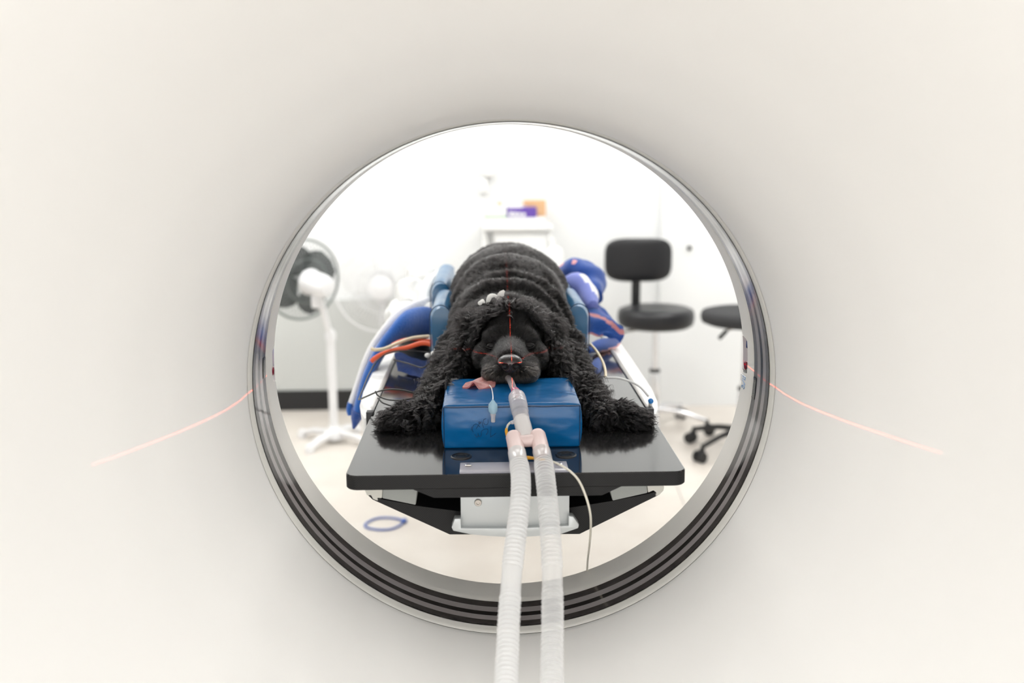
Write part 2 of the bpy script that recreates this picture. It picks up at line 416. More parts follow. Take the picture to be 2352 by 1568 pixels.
for s in (-1, 1):
    # dark recess behind each notch, curved like the bore, with a white end block
    b = BM(); aa = (0. if s > 0 else PI); o = .034 if s > 0 else -.012
    n = 14; A = []; B = []
    for i in range(n+1):
        a = aa+o+(-.074+.148*i/n); r = .3800
        A.append(b.verts.new((r*math.cos(a), 1.540, ISO+r*math.sin(a)))); B.append(b.verts.new((r*math.cos(a), 1.578, ISO+r*math.sin(a))))
    for i in range(n): b.faces.new((A[i],A[i+1],B[i+1],B[i]))
    w = obj('laser_window', b, WINW, gan); w['label'] = 'curved laser window set in a notch of the bore rim'
    for z0, z1, w_ in ((.026,.037,.5),(-.017,-.0015,1.)):
        d = BM(); xs = s*(.3797 if s > 0 else .385); ww = .003*w_ if s > 0 else .001*w_
        add_box(d, (min(xs,xs-s*.002),1.5405,ISO+z0), (max(xs,xs-s*.002),1.5405+.026*w_,ISO+z1)); obj('pane', d, GLASSD, w, smooth=False)
    b = BM(); a = aa + (.0 if s > 0 else -.0); cx, cz = .3800*math.cos(a), ISO+.3800*math.sin(a)
    add_lathe(b, [(.0075,0),(.0075,.003),(.006,.0042)], (cx,1.556,cz-.004), (-s,0,0), 24)
    obj('laser_lens', b, REDLENS, w)
    b = BM(); add_box(b, (s*.3795-.0040,1.545,ISO-(.034 if s > 0 else .060)), (s*.3795+.0040,1.576,ISO-(.020 if s > 0 else .047)), .003)
    obj('window_block', b, PLASW, w)
# label plates on the film, blue printed mark on the lip
def arc_plate(name, a0, a1, y0, y1, r, m, parent):
    b = BM(); n = 8; A=[]; B=[]
    for i in range(n+1):
        a = a0+(a1-a0)*i/n
        A.append(b.verts.new((r*math.cos(a), y0, ISO+r*math.sin(a)))); B.append(b.verts.new((r*math.cos(a), y1, ISO+r*math.sin(a))))
    for i in range(n): b.faces.new((A[i],A[i+1],B[i+1],B[i]))
    return obj(name, b, m, parent)
for a0, a1 in ((-.112,-.022),(PI-.085,PI+.0)):
    lp = arc_plate('warning_label', a0, a1, 1.4805, 1.4965, .3759, BAND_B, gan); lp['label'] = 'small black label with lines of pale print'
    b = BM(); rr = .3754
    for row in range(3):
        a = a0+.008
        while a < a1-.010:
            da = random.uniform(.0022,.0050); yy = 1.4835+row*.0045
            vs = [b.verts.new((rr*math.cos(q), y, ISO+rr*math.sin(q))) for q, y in ((a,yy),(a+da,yy),(a+da,yy+.0020),(a,yy+.0020))]
            b.faces.new(vs); a += da+.0016
    obj('print', b, MARKW, lp)
b = BM(); rr = .3768
def stroke_arc(pts, w=.0009):
    path = [Vector((rr*math.cos(a), y, ISO+rr*math.sin(a))) for a, y in pts]; add_tube(b, path, w, 6)
a0 = -.108
stroke_arc([(a0,1.548),(a0+.006,1.545),(a0+.012,1.548),(a0+.012,1.556),(a0+.006,1.560),(a0,1.557)])
stroke_arc([(a0+.020,1.545),(a0+.034,1.560)])
stroke_arc([(a0+.040,1.560),(a0+.040,1.546),(a0+.050,1.546),(a0+.050,1.560),(a0+.044,1.554)])
mk = obj('printed_mark', b, MARKB, gan); mk['label'] = 'faint blue printed letters on the rim'

# ================================================================== THE TABLE
tab = empty('patient_table', (0, 2.6, 0))
tag(tab, 'scanner table with glossy black carbon board and grey metal end bracket', 'patient table')
CXT = .003; HW = .2435
def rounded_rect(x0,x1,y0,y1,r,n=8):
    pts = []
    for cx, cy, a0 in ((x1-r,y1-r,0),(x0+r,y1-r,PI/2),(x0+r,y0+r,PI),(x1-r,y0+r,1.5*PI)):
        for i in range(n+1): a = a0+PI/2*i/n; pts.append((cx+r*math.cos(a), cy+r*math.sin(a)))
    return pts
def slab(bm, pts, z0, z1, e=.0015):
    lo = [(z0, e), (z0+e, 0), (z1-e, 0), (z1, e)]
    cx = sum(p[0] for p in pts)/len(pts); cy = sum(p[1] for p in pts)/len(pts)
    loops = []
    for z, ins in lo:
        L = []
        for i, (x, y) in enumerate(pts):
            px, py = pts[i-1]; nx, ny = pts[(i+1)%len(pts)]
            t = Vector((nx-px, ny-py)); nrm = Vector((t.y, -t.x)).normalized()
            L.append(bm.verts.new((x-nrm.x*ins, y-nrm.y*ins, z)))
        loops.append(L)
    n = len(pts)
    for i in range(3):
        for k in range(n): bm.faces.new((loops[i][k], loops[i][(k+1)%n], loops[i+1][(k+1)%n], loops[i+1][k]))
    bm.faces.new(list(reversed(loops[0]))); bm.faces.new(loops[-1])
b = BM(); slab(b, rounded_rect(CXT-HW, CXT+HW, 1.353, 2.95, .018), TT-.0215, TT)
add_prism(b, [(CXT-.150,TT-.0205),(CXT-.118,TT-.0345),(CXT+.122,TT-.0345),(CXT+.152,TT-.0205)], 1.3545, 2.9)
b.normal_update()
for f in b.faces: f.material_index = 0 if f.normal.z > .5 else 1
obj('board', b, [CARB, CARBM], tab, angle=30)
for x in (-.0775, .0800):
    b = BM(); add_lathe(b, [(.0161,-.0005),(.0158,.0008),(.0145,.0016),(.0131,.0008),(.0125,.0002),(.0095,.0002),(.0090,.0010),(.0078,.0010),(.0075,.0001),(.0001,.0001)], (x,1.438,TT+.0001), (0,0,1), 48, cap=False)
    obj('socket_ring', b, BPLAS, tab)
b = BM(); add_box(b, (-.078,1.3555,TT+.0002), (.0775,1.398,TT+.0035), .0008)
ls = obj('label_holder', b, ACRY, tab); ls['label'] = 'clear acrylic strip screwed to the board front edge'
for x in (-.066,.0655):
    b = BM(); add_lathe(b, [(.0050,0),(.0050,.0012),(.0038,.0020),(.0022,.0020),(.0022,.0010)], (x,1.382,TT+.0036), (0,0,1), 24); obj('screw', b, STEEL, ls)
# side rails + white flanks
for s in (-1, 1):
    xe = CXT+s*HW
    b = BM(); add_box(b, (min(xe-s*.003,xe+s*.006),1.705,TT-.004), (max(xe-s*.003,xe+s*.006),2.95,TT+.003), .001)
    r = obj('side_rail', b, RAILM, tab)
    b = BM(); add_box(b, (min(xe-s*.004,xe+s*.009),1.690,TT-.030), (max(xe-s*.004,xe+s*.009),1.706,TT+.004), .001); obj('end_cap', b, BPLAS, r)
    b = BM()
    poly = [(0,1.69),(.006,1.69),(.018,1.74),(.028,1.80),(.034,1.9),(.036,2.2),(.036,3.05),(0,3.05)]
    top = [b.verts.new((xe+s*(x+.0065), y, TT-.006-(.004 if x > .01 else 0))) for x, y in poly]
    bot = [b.verts.new((xe+s*(x*.8+.0065), y, TT-.062)) for x, y in poly]
    n = len(poly); b.faces.new(top); b.faces.new(list(reversed(bot)))
    for i in range(n): b.faces.new((top[i], bot[i], bot[(i+1)%n], top[(i+1)%n]))
    bmesh.ops.recalc_face_normals(b, faces=b.faces)
    bmesh.ops.bevel(b, geom=list(b.edges), offset=.003, segments=2, affect='EDGES', profile=.5)
    obj('side_flank', b, PLASW, tab)
b = BM(); pc = at(1495,921,1.71)
add_lathe(b, [(.0030,0),(.0046,.001),(.0046,.005),(.0030,.006)], pc+Vector((0,.004,0)), (0,-1,0), 20)
o = obj('clip', b, BLUEP, tab); o['label'] = 'small round blue clip at the right rail end'
b = BM(); add_tube(b, spline([pc+Vector((0,.006,-.002)), pc+Vector((.001,.006,-.02)), pc+Vector((.004,.008,-.05)), pc+Vector((.010,.010,-.075))], 20), .0042, 8, flat=.5)
obj('strap', b, PLASW, tab)
# carbon cradle: shallow V shell under the board, pads and cream edge profiles at its end
def xz(pts, Y=1.425): return [(q.x, q.z) for q in (at(x, y, Y) for x, y in pts)]
b = BM(); add_prism(b, xz([(842,1134),(856,1147),(1033,1227),(1331,1226),(1512,1137),(1523,1124),(1512,1128),(1489,1134),(1407,1150),(1307,1166),(1180,1178),(1056,1174),(954,1161),(876,1146),(852,1134)]), 1.425, 3.55)
obj('cradle', b, CARBM, tab, smooth=False)
for pts in ([(838,1126),(843,1120),(879,1118),(877,1144),(866,1143),(868,1150),(857,1146),(852,1137),(843,1138)],
            [(1522,1112),(1526,1118),(1524,1127),(1514,1137),(1506,1139),(1508,1131),(1501,1126),(1489,1131),(1486,1109)]):
    b = BM(); add_prism(b, xz(pts,1.421), 1.421, 1.52, bevel=.0008); obj('edge_profile', b, ENDC, tab)
for pts in ([(880,1112),(960,1112),(955,1160),(877,1144)], [(1396,1106),(1485,1106),(1488,1132),(1407,1150)]):
    b = BM(); add_prism(b, xz(pts,1.424), 1.4235, 1.56, bevel=.002); obj('pad', b, PAD, tab)
b = BM()
add_box(b, (-.0785,1.3965,.768), (.0820,1.4025,.8345), .0008)
br = obj('bracket', b, ALU, tab, angle=30)
b = BM(); add_prism(b, xz([(1037,1211),(1044,1191),(1059,1191),(1059,1213),(1180,1213),(1306,1207),(1306,1184),(1317,1186),(1330,1205),(1328,1213),(1290,1226),(1240,1231),(1180,1234),(1120,1231),(1080,1227),(1041,1219)],1.387), 1.387, 1.4035, bevel=.0012)
obj('bracket_lip', b, ALU, br)
def socket_screw(c, ax, r, parent):
    b = BM(); add_lathe(b, [(r,0),(r,r*.5),(r*.85,r*.7),(r*.5,r*.7),(r*.45,r*.25),(.0001,r*.25)], c, ax, 28, cap=False); return obj('screw', b, STEEL, parent)
socket_screw(tuple(at(1098,1153,1.3965)), (0,-1,0), .0055, br)
# pedestal far back
b = BM(); add_box(b, (-.17,3.42,0), (.17,4.05,.70), .03, 3); add_box(b, (-.15,3.42,.70), (.15,3.9,.795), .01); obj('pedestal', b, PLASW, tab)

# ================================================================== POSITIONING FOAM
# block under the chin
blk = empty('foam_block', (0, 1.565, TT))
tag(blk, 'blue vinyl foam block with handwriting under the dog\'s chin', 'foam block')
b = BM(); vs = add_box(b, (-.1055,1.479,TT), (.1055,1.655,TT+.0705))
bmesh.ops.subdivide_edges(b, edges=b.edges, cuts=22, use_grid_fill=True)
for v in b.verts:
    c = v.co; q = Vector((c.x*14, c.y*14, c.z*18)); nn = noise.noise(q)
    ex = 1-min(1,(.1055-abs(c.x))/.02); ez = 1-min(1,(TT+.0705-c.z)/.015); ez2 = 1-min(1,(c.z-TT)/.012)
    if c.z > TT+.02: c.z += .0016*nn - .002*ex*ex*ez
    if c.y < 1.4795: c.y -= .0035*math.sin(PI*(c.z-TT)/.07)*(1-(abs(c.x)/.1055)**4) + .0012*nn
    if abs(c.x) > .105: c.x += math.copysign(.003*math.sin(PI*(c.z-TT)/.0705), c.x)
    c.x *= 1-.010*ez2
bmesh.ops.bevel(b, geom=[e for e in b.edges if e.calc_face_angle(0) > 1.2], offset=.003, segments=3, affect='EDGES', profile=.5)
obj('cover', b, VINYL, blk)
b = BM(); zt = TT+.0665
pp = [Vector((x, 1.4770-.0015*(1-(x/.1055)**4), zt+.0010*noise.noise(Vector((x*30,0,0))))) for x in np.linspace(-.104,.104,60)]
add_tube(b, pp, .0011, 8)
for s in (-1,1): add_tube(b, [Vector((s*.1046,1.4782,z)) for z in np.linspace(TT+.004,zt,20)], .0008, 6)
obj('seam', b, SEAM, blk)
# handwriting, upside down on the front face
b = BM(); yb = 1.4735
def ink(pts, w=.00032):
    path = []
    for px, py in pts:
        p = at(px, py, yb); path.append(p)
    q = spline(path, max(6, len(path)*5))
    for v in q:
        z = v.z-TT; v.y = 1.4790-.0035*math.sin(PI*z/.07)*(1-(abs(v.x)/.1055)**4)-.0014
    add_tube(b, q, w, 6)
def zk(x, y): return (1060+x/19.6, 940+y/19.6)
for s_ in ([(1330,760),(1320,1000),(1310,1260)], [(1310,1250),(1440,1160),(1560,1070)],
           [(1100,1150),(1170,1060),(1190,920),(1120,880),(1000,910),(900,990)],
           [(890,990),(890,1110),(880,1190),(820,1230),(760,1170),(735,1080)], [(760,1180),(700,1260),(640,1220),(590,1120)],
           [(1190,460),(1200,600),(1140,690),(1030,670),(990,560),(1010,470),(1110,430)],
           [(920,540),(950,680),(1000,840)], [(860,560),(850,640),(770,620),(800,560),(870,600)],
           [(850,600),(760,720),(660,880)], [(840,800),(760,740),(700,680),(620,670),(530,730)],
           [(530,730),(500,850),(500,980),(540,1030)], [(440,960),(430,880),(480,780)]):
    ink([zk(*p) for p in s_])
obj('handwriting', b, INK, blk)['label'] = 'dark pen handwriting, upside down'

# U-shaped trough in two lengths behind the shoulders
def trough(y0, y1, dx, top, label):
    t = empty('foam_trough', (dx, (y0+y1)/2, TT)); b = BM()
    half = [(.155,TT+.0005),(.158,TT+.05),(.1595,TT+.10)]+[(.1380+.0215*math.cos(q), top-.026+.026*math.sin(q)) for q in [PI*k/10 for k in range(11)]]+[(.114,TT+.09),(.107,TT+.06),(.085,TT+.032),(.05,TT+.022)]
    poly = [(dx+x,z) for x,z in half]+[(dx-x,z) for x,z in reversed(half)]
    ny = 14; loops = []
    for j in range(ny+1):
        u = j/ny; y = y0+(y1-y0)*u; e = .004 if j in (0, ny) else 0
        loops.append([b.verts.new((x-(e if x > dx+.12 else (-e if x < dx-.12 else 0)), y+.0016*noise.noise(Vector((x*30,j,z*30))), z-(e if z > top-.02 else 0)+.002*noise.noise(Vector((x*25,y*20,z*25)))*(z > TT+.01))) for x, z in poly])
    n = len(poly)
    for j in range(ny):
        for k in range(n): b.faces.new((loops[j][k], loops[j][(k+1)%n], loops[j+1][(k+1)%n], loops[j+1][k]))
    # end faces as bands between outer and inner outline
    for L in (loops[0], loops[-1]):
        h = n//2
        for half_ in (L[:h], list(reversed(L[h:]))):
            i, j = 0, h-1
            while j-i > 1:
                if j-i == 2: b.faces.new((half_[i], half_[i+1], half_[j])); break
                b.faces.new((half_[i], half_[i+1], half_[j-1], half_[j])); i += 1; j -= 1
        b.faces.new((L[0], L[h-1], L[h], L[n-1]))
    bmesh.ops.recalc_face_normals(b, faces=b.faces)
    obj('cover', b, VINYL2, t, angle=50)
    for s in (-1, 1):
        path = [Vector((dx+s*x, y0-.0006, z)) for x, z in half[1:14]]
        b = BM(); add_tube(b, spline(path, 40), .0010, 6)
        obj('seam', b, SEAM, t)
    return tag(t, label, 'foam trough', 'blue foam troughs under the dog')
trough(1.962, 2.215, .009, 1.020, 'front blue vinyl foam trough, its upright ends either side of the dog\'s shoulders')
trough(2.235, 2.62, -.004, 1.032, 'rear blue vinyl foam trough behind the front one under the dog\'s hips')

# ================================================================== THE DOG
PR = []                                   # (centre, radii, region)
def ell(c, r, reg): PR.append((Vector(c), Vector(r), reg))
def limb(pts, reg, n=10):                 # pts: (x,y,z,rx,ry,rz)
    m = len(pts)
    for i in range(n*(m-1)+1):
        t = i/n; k = min(int(t), m-2); f = t-k
        v = [pts[k][j]*(1-f)+pts[k+1][j]*f for j in range(6)]
        ell(v[:3], v[3:], reg)
ell((.012,2.40,.985), (.118,.125,.110), 'body')
ell((.013,2.27,1.002), (.126,.14,.112), 'body')
ell((.013,2.14,1.005), (.128,.14,.116), 'body')
ell((.010,2.02,.995), (.122,.12,.118), 'body')
ell((.010,2.15,.955), (.100,.20,.068), 'body')
ell((.010,2.36,.950), (.098,.13,.062), 'body')
ell((.008,1.925,.975), (.122,.095,.110), 'body')
ell((.006,1.875,.955), (.115,.085,.080), 'neck')
ell((.004,1.855,.990), (.098,.080,.072), 'neck')
ell((.004,1.80,.985), (.072,.07,.060), 'neck')
# haunches
for s in (-1,1): ell((.012+s*.085,2.40,.97), (.058,.10,.075), 'body')
# head
ell((.004,1.745,.996), (.060,.062,.054), 'head')
ell((.004,1.722,.988), (.054,.052,.046), 'head')
ell((.004,1.715,.975), (.058,.052,.040), 'head')
for s in (-1,1):
    ell((.003+s*.040,1.695,.968), (.026,.040,.028), 'head')      # cheeks
    ell((.003+s*.027,1.698,1.006), (.020,.022,.012), 'head')      # brows
    ell((.002+s*.022,1.629,.956), (.026,.034,.0185), 'muzzle')      # flews
    ell((.002+s*.022,1.660,.960), (.027,.040,.024), 'muzzle')
limb([(.003,1.70,.985,.034,.03,.028),(.002,1.655,.982,.027,.03,.023),(.001,1.622,.981,.022,.022,.0185)], 'muzzle', 5)
ell((.001,1.620,.966), (.026,.020,.018), 'muzzle')
ell((.0,1.632,.9535), (.030,.036,.0135), 'muzzle')                # lower jaw on the block
# ears: hanging flaps that run down into the leg hair
for s, dx in ((-1,.000),(1,.004)):
    limb([(s*.055+dx,1.768,1.008,.016,.024,.018),(s*.068+dx,1.755,.990,.012,.032,.022),(s*.078+dx,1.738,.968,.010,.036,.026),
          (s*.088+dx,1.715,.942,.010,.038,.026),(s*.100+dx,1.695,.918,.010,.032,.020)], 'ear', 6)
# fore legs: shoulder, elbow at the side, forearm forward, paw turned out
limb([(-.072,1.90,.955,.042,.050,.055),(-.090,1.83,.930,.034,.045,.042),(-.108,1.765,.912,.026,.034,.034)], 'upper', 6)
limb([(.088,1.90,.955,.040,.050,.055),(.104,1.83,.930,.034,.045,.042),(.118,1.765,.912,.026,.034,.034)], 'upper', 6)
limb([(-.108,1.765,.908,.028,.032,.032),(-.116,1.70,.902,.024,.030,.027),(-.124,1.645,.895,.020,.026,.021),(-.142,1.612,.889,.020,.022,.0165)], 'leg', 8)
limb([(.118,1.765,.908,.028,.032,.032),(.128,1.70,.902,.024,.030,.027),(.136,1.640,.895,.020,.026,.021),(.156,1.602,.889,.020,.022,.0165)], 'leg', 8)
for s, px, py in ((-1,-.168,1.612),(1,.182,1.600)):
    limb([(px,py,.889,.024,.024,.0175),(px+s*.022,py-.012,.885,.022,.022,.0145)], 'paw', 3)
    for k, (ox, oy) in enumerate(((.012,-.026),(.026,-.022),(.034,-.010),(.034,.004))):
        ell((px+s*ox, py+oy, .8805), (.0105,.0110,.0100), 'paw')
# hind legs tucked at the sides of the hips
b = BM()
for c, r, reg in PR: add_ellipsoid(b, c, r, sub=3)
me = bpy.data.meshes.new('dog_raw'); b.to_mesh(me); b.free()
raw = bpy.data.objects.new('dog_raw', me); COL.objects.link(raw)
md = raw.modifiers.new('r', 'REMESH'); md.mode = 'VOXEL'; md.voxel_size = .0034; md.adaptivity = 0
md = raw.modifiers.new('s', 'SMOOTH'); md.factor = .6; md.iterations = 9
dg = bpy.context.evaluated_depsgraph_get(); dg.update()
me2 = bpy.data.meshes.new_from_object(raw.evaluated_get(dg)); me2.name = 'dog'
bpy.data.objects.remove(raw); 
N_ = len(me2.vertices); co = np.empty(N_*3); me2.vertices.foreach_get('co', co); co = co.reshape(-1,3)
PC = np.array([list(p[0]) for p in PR]); PRR = np.array([list(p[1]) for p in PR]); PREG = np.array([p[2] for p in PR])
def regions(P):
    out = np.zeros(len(P), int)
    for i0 in range(0, len(P), 20000):
        q = P[i0:i0+20000]
        d = np.sqrt((((q[:,None,:]-PC[None])/PRR[None])**2).sum(2))
        e = (d-1)*PRR.min(1)[None]
        out[i0:i0+20000] = e.argmin(1)
    return PREG[out]
nr = np.empty(N_*3); me2.vertices.foreach_get('normal', nr); nr = nr.reshape(-1,3)
reg = regions(co)
# loose skin: rolls across the neck and shoulders, soft unevenness on the back
X, Y, Z = co[:,0]-.006, co[:,1], co[:,2]
wv = np.array([noise.noise(Vector((x*9,y*9,z*9+4))) for x,y,z in co])
dist = np.sqrt((np.abs(X)*1.25)**2+(Y-1.70)**2+(Z-.97)**2*.5)+.050*wv
roll = np.sin((dist-.11)*2*PI/.070)
w = np.clip((Y-1.80)/.04,0,1)*np.clip((2.06-Y)/.12,0,1)*np.clip((Z-.93)/.05,0,1)
lumpw = np.array([noise.noise(Vector((x*6+7,y*6,z*6))) for x,y,z in co])
amp = np.where(np.isin(reg,['body','neck','upper']), .0040, 0.)*w*(.35+1.3*np.clip(.5+lumpw,0,1))
lump = np.array([noise.noise(Vector((x*18,y*18,z*18))) for x,y,z in co])
co = co + nr*(amp*roll + .0030*lump*np.isin(reg,['body','neck','upper']))[:,None]
# body rests inside the trough walls
t_ = np.clip((co[:,1]-1.93)/.04,0,1); lim = np.where(co[:,0] > 0, .118, .104); hi = np.clip((co[:,2]-1.008)/.028,0,1)
sx = np.sign(co[:,0]); ax_ = np.abs(co[:,0]); over = np.maximum(0, ax_-lim)
co[:,0] = sx*(ax_-over*(1-hi)*t_)
co[:,2] = np.where(co[:,1] > 1.955, np.maximum(co[:,2], TT+.026+.35*np.abs(co[:,0])**1.6*(np.abs(co[:,0])<.12)), co[:,2])
# keep off the table
co[:,2] = np.maximum(co[:,2], TT+.0015)
mask = (np.abs(co[:,0]) < .1075) & (co[:,1] < 1.66) & (co[:,2] < TT+.0715)
co[mask,2] = TT+.0715
me2.vertices.foreach_set('co', co.reshape(-1)); me2.update()
me2.materials.clear(); me2.materials.append(SKIN)
me2.polygons.foreach_set('use_smooth', [True]*len(me2.polygons))
dog = bpy.data.objects.new('dog', me2); COL.objects.link(dog)
tag(dog, 'black curly-coated spaniel lying asleep with its chin on the blue block', 'dog')

# nose leather, nostrils, eyelids
b = BM()
nv = add_ellipsoid(b, (.0005,1.5955,.9795), (.0205,.0170,.0175), sub=5)
for v in nv:
    x, y, z = v.co.x-.0005, v.co.y-1.5955, v.co.z-.9795
    if z > .004: v.co.z -= (z-.004)*.22
    if z < 0: v.co.x -= x*min(1, -z/.0168)*.38
    d = math.hypot(abs(x)-.0088, z+.0040)
    if y < 0 and d < .0068: v.co.y += .0075*(1-(d/.0068)**2)
    d2 = math.hypot(abs(x)-.0155, z+.0060)
    if y < 0 and d2 < .0045: v.co.y += .0050*(1-(d2/.0045)**2)
    if y < 0 and abs(x) < .0016 and z < .001: v.co.y += .0018*(1-abs(x)/.0016)
ns = obj('nose', b, NOSE, dog); ns['label'] = 'shiny dark nose leather'
for s in (-1,1):
    b = BM(); add_ellipsoid(b, (.0005+s*.0088,1.5885,.9750), (.0052,.0050,.0046), sub=3); obj('nostril', b, NOSTRIL, ns)
for s in (-1,1):
    b = BM(); cx, cy, cz = .0035+s*.0320, 1.6740, .9925
    add_ellipsoid(b, (cx,cy+.001,cz), (.0095,.0065,.0050), sub=3)
    add_tube(b, spline([(cx-.010,cy-.0035,cz-.0005),(cx-.004,cy-.0078,cz-.0028),(cx+.004,cy-.0078,cz-.0026),(cx+.010,cy-.0035,cz+.0008)], 14), .0010, 6)
    obj('eyelid', b, LID, dog)['label'] = 'closed eyelid'
# tongue: flat strip hanging out on the block, edge curling up
b = BM()
cl = [at(1122,868,1.612)+Vector((0,0,-.004)), at(1113,884,1.600), at(1104,893,1.588), at(1094,900,1.578)]
cl = spline(cl, 22); nu, nv_ = 22, 18; G = []
Lw = spline([at(1108,862,1.625), at(1092,876,1.615), at(1071,889,1.603), at(1062,902,1.583)], nu)
Rw = spline([at(1140,878,1.608), at(1138,890,1.592), at(1134,898,1.582), at(1121,903,1.574)], nu)
top, bot = [], []
for i in range(nu):
    for j in range(nv_):
        u, v = i/(nu-1), j/(nv_-1)
        p = Lw[i].lerp(Rw[i], v)
        if i > nu*.7: p.y -= .006*math.sin(PI*v)*(u-.7)/.3
        h = TT+.0745 + .0016*math.sin(v*9+u*4)+.0012*noise.noise(Vector((p.x*160,p.y*160,0)))
        bump = math.exp(-((v-.44)/.13)**2)*max(0,(u-.55)/.45)**1.3
        h += .0085*bump + .006*max(0,1-u*2.2)
        p.z = max(h, p.z if u < .05 else h)
        G.append(p)
for p in G: top.append(b.verts.new(p))
for p in G: bot.append(b.verts.new(p-Vector((0,0,.0030))))
ix = lambda i,j: i*nv_+j
for i in range(nu-1):
    for j in range(nv_-1):
        b.faces.new((top[ix(i,j)],top[ix(i+1,j)],top[ix(i+1,j+1)],top[ix(i,j+1)])); b.faces.new((bot[ix(i,j)],bot[ix(i,j+1)],bot[ix(i+1,j+1)],bot[ix(i+1,j)]))
per = [ix(i,0) for i in range(nu)]+[ix(nu-1,j) for j in range(1,nv_)]+[ix(i,nv_-1) for i in range(nu-2,-1,-1)]+[ix(0,j) for j in range(nv_-2,0,-1)]
for k in range(len(per)):
    a, c = per[k], per[(k+1)%len(per)]; b.faces.new((top[a],bot[a],bot[c],top[c]))
bmesh.ops.recalc_face_normals(b, faces=b.faces)
bmesh.ops.smooth_vert(b, verts=b.verts, factor=.3)
to = obj('tongue', b, TONG, dog, angle=80); to['label'] = 'pink tongue lolling out on the blue block'

# ---- coat: individual hairs grown from the body surface
HAIRM = bpy.data.materials.new('black_hair'); HAIRM.use_nodes = True
_N = HAIRM.node_tree.nodes; _L = HAIRM.node_tree.links; _N.remove(_N['Principled BSDF'])
hb = _N.new('ShaderNodeBsdfHairPrincipled'); hb.parametrization = 'COLOR'
hb.inputs['Color'].default_value = (.004,.0034,.0034,1); hb.inputs['Roughness'].default_value = .28
hb.inputs['Radial Roughness'].default_value = .5; hb.inputs['IOR'].default_value = 1.42
_L.new(hb.outputs[0], _N['Material Output'].inputs['Surface'])
me2.calc_loop_triangles()
nt = len(me2.loop_triangles); tv = np.empty(nt*3, int); me2.loop_triangles.foreach_get('vertices', tv); tv = tv.reshape(-1,3)
P3 = co[tv]; fn = np.cross(P3[:,1]-P3[:,0], P3[:,2]-P3[:,0]); ar = np.linalg.norm(fn,axis=1)/2
vn = np.empty(N_*3); me2.vertices.foreach_get('normal', vn); vn = vn.reshape(-1,3)
cen = P3.mean(1); creg = regions(cen)
# no hair where nothing is seen or on the nose / under the body
vis = (cen[:,2] > TT+.004) & ~((np.abs(cen[:,0]) < .02) & (cen[:,1] < 1.60) & (cen[:,2] > .972))
low = (cen[:,2] < TT+.0735) & (np.abs(cen[:,0]) < .106) & (cen[:,1] < 1.655); vis &= ~low
def sample(regs, count, cond=None):
    w = ar*np.isin(creg, regs)*vis
    if cond is not None: w = w*cond(cen)
    w = w/w.sum(); t = rng.choice(nt, count, p=w)
    u, v = rng.random(count), rng.random(count); s = u+v > 1; u[s], v[s] = 1-u[s], 1-v[s]
    B = np.stack([1-u-v, u, v], 1)
    p = (P3[t]*B[:,:,None]).sum(1); n = (vn[tv[t]]*B[:,:,None]).sum(1); n /= np.linalg.norm(n,axis=1)[:,None]
    return p, n
def nrm(a): return a/np.maximum(1e-9, np.linalg.norm(a, axis=1))[:,None]
def vnoise(p, s, seed=0):
    q = p*s+seed*17.3
    return np.array([noise.noise_vector(Vector(r)) for r in q])
def strands(name, label, p, n, comb, length, npts, lift, droop, curl, freq, rad, floor=None, kids=12, spread=.004, tipk=.25, kink=.0, grav=0.):
    """guide locks grown from p, each fanned out into `kids` hairs that gather towards the tip"""
    G_ = len(p); comb = comb - n*(comb*n).sum(1)[:,None]; comb = nrm(comb)
    L = length*(.65+.7*rng.random(G_)); ph = rng.random(G_)*2*PI; hand = np.where(rng.random(G_) > .5, 1., -1.)
    side = np.cross(n, comb); T = np.linspace(0,1,npts)
    d = nrm(n*lift+comb*(1-lift)); pos = p.copy()-n*.0008; gp = []
    cu = curl*(.6+.8*rng.random(G_)) if curl else np.zeros(G_)
    wob = kink*rng.normal(0,1,(G_,3))
    for k in range(npts):
        t = T[k]
        off = cu*min(1,t*1.6)
        gp.append(pos + side*(np.sin(ph+hand*freq*t)*off)[:,None] + n*(np.cos(ph+hand*freq*t)*off*.9+off*.9)[:,None])
        d = nrm(d + comb*(.30*(1-t)) + np.array([0,0,-droop]) + wob*(1 if k % 3 else -1.2))
        pos = pos + d*(L/(npts-1))[:,None]
    gp = np.stack(gp,1)                                   # G,npts,3
    gp = gp - (gp[:,:1]-p[:,None])*1.
    # fan out
    a = rng.random((G_,kids))*2*PI; r = spread*np.sqrt(rng.random((G_,kids)))
    o2 = side[:,None,:]*(np.cos(a)*r)[:,:,None]+comb[:,None,:]*(np.sin(a)*r)[:,:,None]
    k_ = (1-(1-tipk)*T**.8)[None,None,:,None]
    A = gp[:,None,:,:] + o2[:,:,None,:]*k_
    ls = (.72+.5*rng.random((G_,kids)))[:,:,None,None]     # individual length
    A = A[:,:,:1]+(A-A[:,:,:1])*ls + rng.normal(0,1,A.shape)*(.00022*T)[None,None,:,None]
    if floor is not None: A[...,2] = np.maximum(A[...,2], floor+.001)
    inb = (np.abs(A[...,0]) < .1065) & (A[...,1] < 1.656) & (A[...,1] > 1.478) & (A[...,2] < TT+.0725)
    A[...,2][inb] = TT+.0725
    M = G_*kids
    hc = bpy.data.hair_curves.new(name); hc.add_curves([npts]*M)
    hc.position_data.foreach_set('vector', A.astype(np.float32).reshape(-1))
    R = (rad*(1-.8*T**2))[None,:]*np.ones((M,1))
    ra = hc.attributes.get('radius') or hc.attributes.new('radius','FLOAT','POINT')
    ra.data.foreach_set('value', R.reshape(-1).astype(np.float32))
    hc.materials.append(HAIRM)
    o = bpy.data.objects.new(name, hc); link(o, dog); o['kind'] = 'stuff'; o['label'] = label
    return o
